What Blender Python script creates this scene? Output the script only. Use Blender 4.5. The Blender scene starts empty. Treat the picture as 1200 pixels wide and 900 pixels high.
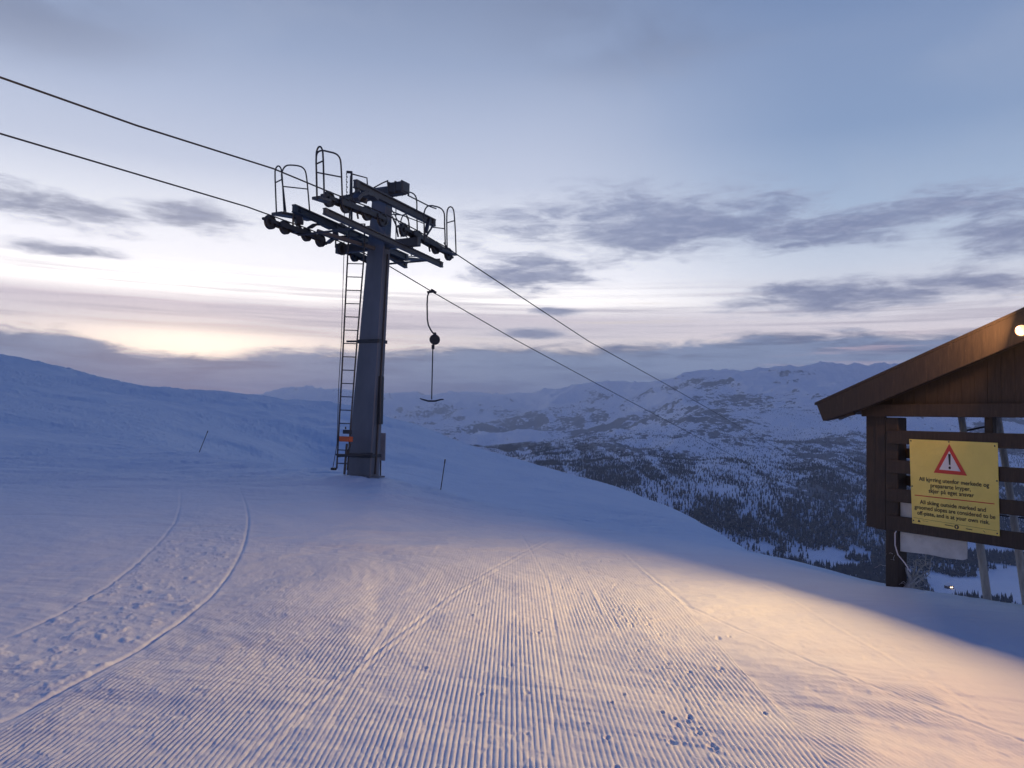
import bpy, bmesh, math, random
import numpy as np
from mathutils import Vector, Matrix
random.seed(7)
rng = np.random.default_rng(11)
scn = bpy.context.scene
COL = scn.collection
R = math.radians

# ------------------------------------------------------------------ camera
PITCH, ROLL, F = 0.0444, 0.02, 900.0
cam_d = bpy.data.cameras.new('camera')
cam = bpy.data.objects.new('camera', cam_d)
COL.objects.link(cam)
cam.matrix_world = Matrix.Rotation(math.pi/2 + PITCH, 4, 'X') @ Matrix.Rotation(ROLL, 4, 'Z')
cam_d.sensor_width = 36.0
cam_d.lens = 36.0*F/1200.0
cam_d.clip_start = 0.05
cam_d.clip_end = 120000
scn.camera = cam
CM = cam.matrix_world.to_3x3()

def ray(px, py):
    return CM @ Vector(((px-600)/F, (450-py)/F, -1.0))
def at(px, py, Y):
    r = ray(px, py)
    return r*(Y/r.y)
def onplane(px, py, P0, N):
    r = ray(px, py)
    return r*(P0.dot(N)/r.dot(N))

# ------------------------------------------------------------------ helpers
class MB:
    def __init__(s): s.bm = bmesh.new()
    def box(s, c, ax, ay, az, bev=0.0):
        """c centre, ax ay az half-axis vectors"""
        c, ax, ay, az = Vector(c), Vector(ax), Vector(ay), Vector(az)
        vs = []
        for i in (-1, 1):
            for j in (-1, 1):
                for k in (-1, 1):
                    vs.append(s.bm.verts.new(c+ax*i+ay*j+az*k))
        fs = [(0,1,3,2),(4,6,7,5),(0,4,5,1),(2,3,7,6),(0,2,6,4),(1,5,7,3)]
        F_ = [s.bm.faces.new([vs[i] for i in f]) for f in fs]
        if bev > 0:
            es = set(e for f in F_ for e in f.edges)
            bmesh.ops.bevel(s.bm, geom=list(es), offset=bev, segments=1, affect='EDGES')
        return s
    def beam(s, a, b, w, h, up=Vector((0,0,1)), bev=0.008):
        a, b = Vector(a), Vector(b)
        d = b-a; L = d.length; d.normalize()
        side = d.cross(up); side.normalize(); u = side.cross(d)
        return s.box((a+b)/2, d*L/2, side*w/2, u*h/2, bev)
    def tube(s, pts, r, n=8, cap=True):
        pts = [Vector(p) for p in pts]
        rr = r if isinstance(r, (list, tuple)) else [r]*len(pts)
        prev = None; rings = []
        ref = None
        for i, p in enumerate(pts):
            if i == 0: t = pts[1]-p
            elif i == len(pts)-1: t = p-pts[i-1]
            else: t = (pts[i+1]-p).normalized()+(p-pts[i-1]).normalized()
            t.normalize()
            if ref is None:
                ref = Vector((0,0,1)) if abs(t.z) < .9 else Vector((1,0,0))
            a = t.cross(ref)
            if a.length < 1e-4: a = t.cross(Vector((0,1,0)))
            a.normalize(); b = t.cross(a); b.normalize()
            ref = a.cross(t).normalized()
            ring = [s.bm.verts.new(p+(a*math.cos(2*math.pi*k/n)+b*math.sin(2*math.pi*k/n))*rr[i]) for k in range(n)]
            if prev:
                for k in range(n):
                    s.bm.faces.new((prev[k], prev[(k+1)%n], ring[(k+1)%n], ring[k]))
            prev = ring; rings.append(ring)
        if cap:
            s.bm.faces.new(rings[0][::-1]); s.bm.faces.new(rings[-1])
        return s
    def lathe(s, c, axis, prof, n=24):
        """prof: list of (offset along axis, radius)"""
        c = Vector(c); axis = Vector(axis).normalized()
        a = axis.cross(Vector((0,0,1)))
        if a.length < 1e-3: a = Vector((1,0,0))
        a.normalize(); b = axis.cross(a)
        prev = None; first = None
        for (o, r) in prof:
            ring = [s.bm.verts.new(c+axis*o+(a*math.cos(2*math.pi*k/n)+b*math.sin(2*math.pi*k/n))*max(r, 1e-4)) for k in range(n)]
            if prev:
                for k in range(n):
                    s.bm.faces.new((prev[k], prev[(k+1)%n], ring[(k+1)%n], ring[k]))
            else: first = ring
            prev = ring
        s.bm.faces.new(first[::-1]); s.bm.faces.new(prev)
        return s
    def prism(s, pts, ext):
        """closed outline pts extruded by vector ext"""
        ext = Vector(ext)
        a = [s.bm.verts.new(Vector(p)) for p in pts]
        b = [s.bm.verts.new(Vector(p)+ext) for p in pts]
        n = len(pts)
        s.bm.faces.new(a[::-1]); s.bm.faces.new(b)
        for k in range(n):
            s.bm.faces.new((a[k], a[(k+1)%n], b[(k+1)%n], b[k]))
        return s
    def build(s, name, m, parent=None, smooth=False, label=None):
        bmesh.ops.recalc_face_normals(s.bm, faces=s.bm.faces)
        me = bpy.data.meshes.new(name)
        s.bm.to_mesh(me); s.bm.free()
        me.materials.append(m)
        if smooth:
            me.polygons.foreach_set('use_smooth', [True]*len(me.polygons))
            try: me.set_sharp_from_angle(angle=R(40))
            except Exception: pass
        o = bpy.data.objects.new(name, me); COL.objects.link(o)
        if parent is not None:
            o.parent = parent
            if parent.type == 'EMPTY':
                o.matrix_parent_inverse = Matrix.Translation(parent.location).inverted()
        if label: o['label'] = label
        return o

def tag(o, label=None, cat=None, group=None, kind=None):
    if label: o['label'] = label
    if cat: o['category'] = cat
    if group: o['group'] = group
    if kind: o['kind'] = kind
    return o
def thing(name, loc, label, cat, group=None):
    o = bpy.data.objects.new(name, None); COL.objects.link(o)
    o.location = loc; o.empty_display_size = .2
    return tag(o, label, cat, group)

# ------------------------------------------------------------------ materials
def srgb(r, g, b):
    f = lambda c: (c/255/12.92) if c/255 <= .04045 else ((c/255+.055)/1.055)**2.4
    return (f(r), f(g), f(b), 1)
class NT:
    def __init__(s, tree): s.t = tree; s.n = tree.nodes; s.l = tree.links
    def _in(s, sock, v):
        if v is None: return
        if isinstance(v, bpy.types.NodeSocket): s.l.new(v, sock)
        else: sock.default_value = v
    def m(s, op, a, b=None, c=None, clamp=False):
        n = s.n.new('ShaderNodeMath'); n.operation = op; n.use_clamp = clamp
        s._in(n.inputs[0], a); s._in(n.inputs[1], b); s._in(n.inputs[2], c)
        return n.outputs[0]
    def ss(s, x, a, b, t0=0.0, t1=1.0):
        n = s.n.new('ShaderNodeMapRange'); n.interpolation_type = 'SMOOTHSTEP'
        s._in(n.inputs['Value'], x); s._in(n.inputs['From Min'], a); s._in(n.inputs['From Max'], b)
        n.inputs['To Min'].default_value = t0; n.inputs['To Max'].default_value = t1
        return n.outputs[0]
    def noise(s, vec, scale, detail=4, rough=.5, dist=0.0, lac=2.0):
        n = s.n.new('ShaderNodeTexNoise'); n.inputs['Scale'].default_value = scale
        n.inputs['Detail'].default_value = detail; n.inputs['Roughness'].default_value = rough
        n.inputs['Distortion'].default_value = dist; n.inputs['Lacunarity'].default_value = lac
        if vec is not None: s.l.new(vec, n.inputs['Vector'])
        return n.outputs['Fac']
    def comb(s, x, y, z=0.0):
        n = s.n.new('ShaderNodeCombineXYZ'); s._in(n.inputs[0], x); s._in(n.inputs[1], y); s._in(n.inputs[2], z)
        return n.outputs[0]
    def mix(s, f, a, b, blend='MIX'):
        n = s.n.new('ShaderNodeMix'); n.data_type = 'RGBA'; n.blend_type = blend
        s._in(n.inputs[0], f); s._in(n.inputs[6], a); s._in(n.inputs[7], b)
        return n.outputs[2]
    def ramp(s, f, stops, interp='LINEAR'):
        n = s.n.new('ShaderNodeValToRGB'); n.color_ramp.interpolation = interp
        e = n.color_ramp.elements
        while len(e) > 1: e.remove(e[-1])
        e[0].position = stops[0][0]; e[0].color = stops[0][1]
        for p, c in stops[1:]:
            k = e.new(p); k.color = c
        s.l.new(f, n.inputs[0])
        return n.outputs[0]
    def mapping(s, vec, scale=(1,1,1), loc=(0,0,0), rot=(0,0,0)):
        n = s.n.new('ShaderNodeMapping'); n.inputs['Scale'].default_value = scale
        n.inputs['Location'].default_value = loc; n.inputs['Rotation'].default_value = rot
        s.l.new(vec, n.inputs['Vector']); return n.outputs[0]
    def bump(s, h, strength, dist=.01, normal=None):
        n = s.n.new('ShaderNodeBump'); n.inputs['Strength'].default_value = strength
        n.inputs['Distance'].default_value = dist; s.l.new(h, n.inputs['Height'])
        if normal is not None: s.l.new(normal, n.inputs['Normal'])
        return n.outputs[0]

def mat(name, base=(.5,.5,.5), rough=.6, metal=0.0, fn=None):
    m = bpy.data.materials.new(name); m.use_nodes = True
    t = NT(m.node_tree); b = t.n['Principled BSDF']
    b.inputs['Base Color'].default_value = (*base[:3], 1)
    b.inputs['Roughness'].default_value = rough; b.inputs['Metallic'].default_value = metal
    tc = t.n.new('ShaderNodeTexCoord')
    if fn: fn(t, b, tc)
    return m
def varied(c1, c2, scale, rough=.6, metal=0.0, bs=.2, bd=.005, stretch=(1,1,1), detail=6):
    def fn(t, b, tc):
        v = t.mapping(tc.outputs['Object'], scale=stretch)
        n = t.noise(v, scale, detail, .6)
        c = t.ramp(n, [(.3, (*c1, 1)), (.7, (*c2, 1))])
        t.l.new(c, b.inputs['Base Color'])
        t.l.new(t.ss(n, .2, .8, rough-.12, rough+.12), b.inputs['Roughness'])
        t.l.new(t.bump(t.noise(v, scale*4, 5, .6), bs, bd), b.inputs['Normal'])
    return fn
M = {}
M['steel'] = mat('painted_steel', metal=.35, fn=varied((.036,.043,.052), (.065,.075,.088), 3.0, .48, .35, .15, .003))
M['mast'] = mat('galvanised_mast', metal=.0, fn=varied((.060,.085,.120), (.105,.135,.18), 2.2, .6, .0, .12, .003, (1,1,.35)))
M['dark_steel'] = mat('dark_steel', metal=.4, fn=varied((.018,.024,.034), (.04,.05,.065), 6.0, .5, .4, .15, .003))
M['rubber'] = mat('rubber', (.02,.02,.022), .8)
M['rope'] = mat('wire_rope', (.02,.022,.026), .6, .3)
M['orange'] = mat('orange_paint', fn=varied((.38,.075,.02), (.5,.11,.03), 9.0, .6))
M['plate'] = mat('grey_plate', fn=varied((.16,.19,.25), (.23,.26,.32), 5.0, .6))
M['plastic'] = mat('black_plastic', (.02,.02,.024), .5)

def wood_fn(t, b, tc):
    v = t.mapping(tc.outputs['Object'], scale=(1, 1, 1))
    n1 = t.noise(v, 2.5, 5, .6)
    g = t.noise(t.mapping(v, scale=(14, 14, 1.6)), 3.0, 6, .65, .6)
    c = t.ramp(g, [(.3, (.020,.013,.010,1)), (.55, (.036,.023,.017,1)), (.75, (.058,.038,.028,1))])
    w = t.ss(t.noise(t.mapping(v, scale=(9,9,2)), 5.0, 5, .7), .66, .74)
    c = t.mix(t.m('MULTIPLY', w, .55), c, (.16,.13,.11,1))
    c = t.mix(t.ss(n1, .3, .8, 0, .4), c, (.036,.022,.017,1))
    t.l.new(c, b.inputs['Base Color'])
    b.inputs['Roughness'].default_value = .72
    t.l.new(t.bump(g, .5, .006), b.inputs['Normal'])
M['wood'] = mat('dark_stained_wood', fn=wood_fn)
M['grey_wood'] = mat('weathered_pole', fn=varied((.34,.31,.29), (.58,.55,.52), 10.0, .8, 0, .5, .01, (4,4,.6)))
M['stick'] = mat('marker_stick', (.06,.05,.05), .7)
def white_panel_fn(t, b, tc):
    n = t.noise(tc.outputs['Object'], 6, 6, .65)
    c = t.ramp(n, [(.3, (.40,.38,.37,1)), (.62, (.55,.53,.51,1))])
    s = t.ss(t.noise(tc.outputs['Object'], 38, 3, .6), .66, .74)
    c = t.mix(t.m('MULTIPLY', s, .5), c, (.18,.15,.13,1))
    t.l.new(c, b.inputs['Base Color']); b.inputs['Roughness'].default_value = .65
M['white_panel'] = mat('white_panel', fn=white_panel_fn)
def yellow_fn(t, b, tc):
    n = t.noise(tc.outputs['Object'], 3, 6, .6)
    c = t.ramp(n, [(.3, (.68,.52,.11,1)), (.7, (.75,.58,.14,1))])
    s = t.ss(t.noise(tc.outputs['Object'], 22, 6, .7), .55, .78)
    c = t.mix(t.m('MULTIPLY', s, .35), c, (.55,.38,.09,1))
    t.l.new(c, b.inputs['Base Color']); b.inputs['Roughness'].default_value = .42
M['yellow'] = mat('yellow_sign_paint', fn=yellow_fn)
M['red'] = mat('red_sign_paint', (.52,.035,.02), .45)
M['sign_white'] = mat('sign_white', (.62,.58,.60), .45)
M['sign_black'] = mat('sign_black', (.02,.017,.017), .5)
M['tree'] = mat('frosted_conifer', fn=varied((.008,.011,.017), (.026,.030,.038), .02, .9, 0, .1, .1))
def emis(name, col, st):
    m = bpy.data.materials.new(name); m.use_nodes = True; t = NT(m.node_tree)
    b = t.n['Principled BSDF']; b.inputs['Emission Color'].default_value = (*col, 1)
    b.inputs['Emission Strength'].default_value = st; b.inputs['Base Color'].default_value = (.8,.8,.8,1)
    return m
M['lamp_glass'] = emis('lamp_glass', (1.0,.40,.13), 2.4)
M['window_light'] = emis('lit_window', (1.0,.75,.45), 6)
M['cabin'] = mat('cabin_wall', fn=varied((.05,.03,.025), (.09,.06,.05), .5, .8))
M['roof_snow'] = mat('snowy_roof', (.75,.76,.78), .7)

# snow of the near slope
def snow_fn(t, b, tc):
    v = tc.outputs['Object']
    n = t.noise(v, .5, 5, .55)
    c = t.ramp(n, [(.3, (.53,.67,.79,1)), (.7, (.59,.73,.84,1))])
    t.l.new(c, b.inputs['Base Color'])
    b.inputs['Roughness'].default_value = .62
    b.inputs['Specular IOR Level'].default_value = .32
    f = t.noise(v, 55, 6, .7)
    mid = t.noise(t.mapping(v, scale=(1, .55, 1)), 7, 6, .6)
    big = t.noise(t.mapping(v, scale=(.5, 1, 1), rot=(0,0,.5)), .35, 5, .55, .6)
    n1 = t.bump(f, .35, .006)
    n2 = t.bump(mid, .35, .02, n1)
    n3 = t.bump(big, .6, .5, n2)
    t.l.new(n3, b.inputs['Normal'])
M['snow'] = mat('snow', fn=snow_fn)
def mtn_fn(t, b, tc):
    v = tc.outputs['Object']
    geo = t.n.new('ShaderNodeNewGeometry')
    sep = t.n.new('ShaderNodeSeparateXYZ'); t.l.new(geo.outputs['Position'], sep.inputs[0])
    sn = t.n.new('ShaderNodeSeparateXYZ'); t.l.new(geo.outputs['Normal'], sn.inputs[0])
    big = t.noise(t.mapping(v, scale=(1,.7,2)), .0014, 3, .5, .5)
    med = t.noise(t.mapping(v, scale=(1,.6,1.5)), .006, 8, .68, .4)
    fin = t.noise(t.mapping(v, scale=(1,.5,2)), .035, 6, .7)
    steep = t.ss(sn.outputs[2], .97, .78)
    x = t.m('ADD', t.m('MULTIPLY', med, .45), t.m('MULTIPLY', fin, .55))
    x = t.m('ADD', x, t.m('MULTIPLY', t.m('SUBTRACT', big, .52), .75))
    x = t.m('SUBTRACT', x, t.ss(sep.outputs[2], 60, 330, 0, .05))
    plateau = t.m('MULTIPLY', t.ss(sep.outputs[0], 1500, 0), t.m('MULTIPLY', t.ss(sep.outputs[1], 3500, 4500), t.ss(sep.outputs[2], 150, 0)))
    x = t.m('ADD', x, t.m('MULTIPLY', plateau, .085))
    x = t.m('ADD', x, t.m('MULTIPLY', steep, .13))
    # far and high ground carries less bare rock; the valley floor none but its woods
    far = t.ss(sep.outputs[1], 4200, 9500)
    shoulder = t.m('MULTIPLY', t.ss(sep.outputs[1], 2300, 2900), t.ss(sep.outputs[1], 5200, 3900))
    x = t.m('ADD', x, t.m('SUBTRACT', t.m('MULTIPLY', shoulder, .055), t.m('MULTIPLY', far, .05)))
    rock = t.ss(x, .55, .585)
    low = t.ss(sep.outputs[2], -262, -235)
    rock = t.m('MULTIPLY', rock, low)
    c = t.mix(t.m('MULTIPLY', rock, .85), (.94,.95,.96,1), (.045,.048,.056,1))
    t.l.new(c, b.inputs['Base Color'])
    b.inputs['Roughness'].default_value = .8
    b.inputs['Specular IOR Level'].default_value = .15
    n1 = t.bump(fin, .5, 10)
    n2 = t.bump(med, .7, 34, n1)
    t.l.new(n2, b.inputs['Normal'])
M['mountain'] = mat('snowy_mountain', fn=mtn_fn)

# ------------------------------------------------------------------ numpy noise
def _h(ix, iy, seed):
    h = (ix.astype(np.int64)*374761393 + iy.astype(np.int64)*668265263 + seed*2147483647) & 0xffffffff
    h = ((h ^ (h >> 13))*1274126177) & 0xffffffff
    h = (h ^ (h >> 16)) & 0xffffffff
    return h.astype(np.float64)/4294967295.0
def vnoise(x, y, seed=0):
    ix = np.floor(x); iy = np.floor(y); fx = x-ix; fy = y-iy
    fx = fx*fx*fx*(fx*(fx*6-15)+10); fy = fy*fy*fy*(fy*(fy*6-15)+10)
    a = _h(ix, iy, seed); b = _h(ix+1, iy, seed); c = _h(ix, iy+1, seed); d = _h(ix+1, iy+1, seed)
    return (a+(b-a)*fx)*(1-fy)+(c+(d-c)*fx)*fy
def fbm(x, y, oct=4, seed=0, gain=.5, ridged=False):
    s = 0; a = 1; tot = 0
    for o in range(oct):
        c, sn = math.cos(.6*o+.3), math.sin(.6*o+.3)
        n = vnoise((x*c-y*sn)*2**o+17.3*o, (x*sn+y*c)*2**o-9.1*o, seed+o)
        n = 1-np.abs(2*n-1) if ridged else n
        s = s+a*n; tot += a; a *= gain
    return s/tot
def sstep(x, a, b):
    t = np.clip((x-a)/(b-a), 0, 1); return t*t*(3-2*t)

def hermite(xs, ys, x):
    """smooth monotone-ish cubic through xs, ys (ys may have extra trailing axes)"""
    xs = np.asarray(xs, float); ys = np.asarray(ys, float)
    x = np.clip(x, xs[0], xs[-1])
    h = np.diff(xs); dl = np.diff(ys)/h
    m = np.zeros_like(ys)
    for i in range(1, len(xs)-1):
        if dl[i-1]*dl[i] > 0:
            w1 = 2*h[i]+h[i-1]; w2 = h[i]+2*h[i-1]
            m[i] = (w1+w2)/(w1/dl[i-1]+w2/dl[i])
    m[0] = dl[0]; m[-1] = dl[-1]
    i = np.clip(np.searchsorted(xs, x, side='right')-1, 0, len(xs)-2)
    t = (x-xs[i])/h[i]
    return ((2*t**3-3*t**2+1)*ys[i]+(t**3-2*t**2+t)*h[i]*m[i]+(-2*t**3+3*t**2)*ys[i+1]+(t**3-t**2)*h[i]*m[i+1])
class Table:
    """height as a function of bearing column and distance, from ground profiles"""
    def __init__(s, Ys, cols, N=700, cstep=5.0):
        s.lY = np.linspace(math.log(Ys[0]), math.log(Ys[-1]), N)
        keys = sorted(cols)
        prof = np.array([hermite(np.log(Ys), cols[k], s.lY) for k in keys])
        s.c0, s.c1 = keys[0], keys[-1]
        s.cs = np.arange(s.c0, s.c1+cstep, cstep)
        g = np.zeros((len(s.cs), N))
        kx = np.array(keys, float)
        # natural smooth interpolation across columns
        dl = np.diff(prof, axis=0)/np.diff(kx)[:, None]
        m = np.zeros_like(prof); m[1:-1] = (dl[1:]+dl[:-1])/2
        for j, c in enumerate(np.clip(s.cs, s.c0, s.c1)):
            i = min(max(np.searchsorted(kx, c, side='right')-1, 0), len(kx)-2)
            hh = kx[i+1]-kx[i]; t = (c-kx[i])/hh
            g[j] = ((2*t**3-3*t**2+1)*prof[i]+(t**3-2*t**2+t)*hh*m[i]+(-2*t**3+3*t**2)*prof[i+1]+(t**3-t**2)*hh*m[i+1])
        s.g = g
    def __call__(s, c, Y):
        fc = (np.clip(c, s.c0, s.c1)-s.c0)/(s.cs[1]-s.cs[0])
        fy = (np.log(np.clip(Y, math.exp(s.lY[0]), math.exp(s.lY[-1])))-s.lY[0])/(s.lY[1]-s.lY[0])
        i = np.clip(fc.astype(int), 0, s.g.shape[0]-2); j = np.clip(fy.astype(int), 0, s.g.shape[1]-2)
        u = fc-i; v = fy-j
        return (s.g[i,j]*(1-u)+s.g[i+1,j]*u)*(1-v)+(s.g[i,j+1]*(1-u)+s.g[i+1,j+1]*u)*v

NY = [1, 4, 7, 9.5, 12, 16, 20, 24, 30, 45, 70, 110, 160, 250, 400, 700]
NC = {
 -250: [-1.65,-1.65,-1.65,-1.65,-1.6,-1.5,-1.3,-1.0,-.5, 1.2, 4.8, 10.5, 17.5, 22, 5,-120],
 0:    [-1.65,-1.65,-1.65,-1.65,-1.65,-1.65,-1.58,-1.45,-1.15,-.1,2.5,6.6,10.9,10,-25,-190],
 150:  [-1.65,-1.65,-1.65,-1.66,-1.68,-1.7,-1.7,-1.7,-1.65,-1.2,.3,3.1,5.6,3.5,-32,-200],
 230:  [-1.65,-1.65,-1.65,-1.66,-1.68,-1.7,-1.71,-1.72,-1.75,-2.1,-1.2,1.4,4.1,1.5,-34,-200],
 310:  [-1.65,-1.65,-1.65,-1.66,-1.68,-1.7,-1.7,-1.72,-2.05,-3.4,-2.9,-.3,3.3,1,-36,-200],
 430: [-1.65,-1.65,-1.65,-1.66,-1.68,-1.68,-1.66,-1.80,-2.8,-4.4,-4.9,-1.9,1.1,-5,-45,-210],
 490: [-1.65,-1.65,-1.65,-1.68,-1.72,-1.78,-1.88,-2.2,-3.5,-5.2,-6.1,-3.8,-2.0,-10,-50,-212],
 560: [-1.65,-1.65,-1.66,-1.70,-1.77,-1.95,-2.24,-3.05,-4.4,-6.1,-7.0,-6.6,-6.3,-17,-60,-215],
 700: [-1.65,-1.65,-1.68,-1.74,-1.87,-2.24,-3.0,-3.9,-4.75,-6.3,-8.2,-9.9,-12.1,-32,-85,-225],
 790: [-1.65,-1.65,-1.68,-1.76,-1.95,-2.52,-3.4,-4.25,-5.0,-6.4,-8.1,-15.0,-30,-60,-115,-240],
 860:  [-1.65,-1.65,-1.68,-1.80,-2.02,-2.60,-3.25,-3.95,-5.0,-8.2,-17,-36,-62,-100,-150,-250],
 950:  [-1.65,-1.65,-1.69,-1.87,-2.18,-3.05,-4.2,-5.4,-7.3,-12.5,-24,-46,-75,-112,-165,-258],
 1040: [-1.65,-1.65,-1.70,-1.965,-2.5,-3.9,-5.4,-7.0,-9.4,-15.5,-28,-52,-82,-120,-170,-262],
 1200: [-1.65,-1.65,-1.74,-2.18,-3.1,-4.9,-6.8,-8.6,-11.2,-18,-31,-55,-86,-124,-175,-265],
 1450: [-1.65,-1.66,-1.9,-2.6,-3.6,-5.6,-7.6,-9.6,-12.4,-19,-32,-56,-87,-126,-178,-266],
}
# the rounded shoulder beyond the groomed run: run edge, hollow, crest, then the drop to the valley
NY2 = list(np.unique(np.round(np.concatenate([NY, np.geomspace(12, 330, 34)]), 2)))
NC2 = {k: hermite(np.log(NY), v, np.log(NY2)) for k, v in NC.items() if k <= 430 or k >= 950}
def tb(c, xs, ys): return float(hermite(xs, ys, np.array([float(c)]))[0])
for c in range(450, 881, 14):
    hor = 490+.02*(c-600)
    Yl = tb(c, [440,552,700,820,880], [22.5,20,16,14,13])
    pl = tb(c, [446,516,552,592,628,668,700,760,820,880], [559,577,587,594,600,610,618,630,638,645.5])
    Yc = tb(c, [440,560,700,800,840,880], [160,142,105,66,48,27])
    S_ = tb(c, [446,492,540,588,628,680,720,760,800,840,880], [486,499,518,532,543,557,569,584,600,622,646])
    z12 = tb(c, [440,560,700,790,880], [1.69,1.77,1.87,1.95,2.04])
    fd = min(1, max(0, (875-c)/110))
    z95 = 1.66+(z12-1.66)*.42
    ky = [1, 4, 7, 9.5, 12, Yl, Yl*1.28, Yl*1.9]; kp = [hor+1485, hor+371.25, hor+1.668*900/7, hor+z95*900/9.5, hor+z12*900/12, pl, pl+9*fd, pl+2*fd]
    if Yc > Yl*2.6:
        ky += [math.sqrt(Yl*1.9*Yc)]; kp += [kp[-1]+(S_-kp[-1])*.62]
    ky += [Yc, Yc*1.5]; kp += [S_, S_+14]
    kz = [-(p-hor)/900*y for p, y in zip(kp, ky)]
    if ky[-1] < 250: ky += [250]; kz += [min(tb(c, [430,560,700,790,880], [-9,-17,-32,-60,-104]), kz[-1]-6)]
    ky += [400, 700]; kz += [tb(c, [430,560,700,790,880], [-45,-60,-85,-115,-153]), tb(c, [430,560,700,790,880], [-210,-215,-225,-240,-251])]
    # evaluate the drawn profile as view slope where it is seen, as height beyond
    sl = hermite(np.log(ky), np.array(kz)/np.array(ky), np.log(NY2))
    NC2[c] = sl*np.array(NY2)
TN = Table(NY2, NC2)
NSCALE = 1.0

trackA = [(0,852),(60,818),(100,797),(160,765),(215,727),(250,698),(273,668),(286,640),(292,610),(289,590),(281,572),(277,560)]
trackB = [(0,752),(45,733),(80,716),(125,690),(160,662),(190,632),(206,610),(211,592),(212,576)]
def ground_pts(pl, z=-1.66):
    out = []
    for px, py in pl:
        r = ray(px, py); k = z/r.z; out.append((r.x*k, r.y*k))
    return out
GA, GB = ground_pts(trackA), ground_pts(trackB)
GA = [(GA[0][0]-.6, GA[0][1]-.9)]+GA; GB = [(GB[0][0]-1.2, GB[0][1]-.9)]+GB
def polydist(x, y, pl):
    # densify the line smoothly
    P = np.array(pl); tt = np.arange(len(P)); q = np.linspace(0, len(P)-1, 70)
    X = np.interp(q, tt, P[:,0]); Y = np.interp(q, tt, P[:,1])
    for _ in range(3):
        X[1:-1] = (X[:-2]+2*X[1:-1]+X[2:])/4; Y[1:-1] = (Y[:-2]+2*Y[1:-1]+Y[2:])/4
    d = np.full(x.shape, 1e9); sd = np.zeros(x.shape)
    for i in range(len(X)-1):
        ax, ay, bx, by = X[i], Y[i], X[i+1], Y[i+1]
        L2 = (bx-ax)**2+(by-ay)**2
        t = np.clip(((x-ax)*(bx-ax)+(y-ay)*(by-ay))/L2, 0, 1)
        dx = x-(ax+t*(bx-ax)); dy = y-(ay+t*(by-ay)); dd = np.hypot(dx, dy)
        m = dd < d; d = np.where(m, dd, d)
        sd = np.where(m, np.sign((bx-ax)*dy-(by-ay)*dx), sd)
    return d, sd
pits = []
for i in range(50):
    yy = 3.4+rng.random()**1.6*5.5; pits.append((.98+rng.normal()*.12+.02*(yy-4), yy, .008+rng.random()*.013, .006+rng.random()*.012))
for i in range(70):
    yy = 3.4+rng.random()*7; pits.append((rng.uniform(-.6, 1.9), yy, .008+rng.random()*.012, .007+rng.random()*.008))
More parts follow.
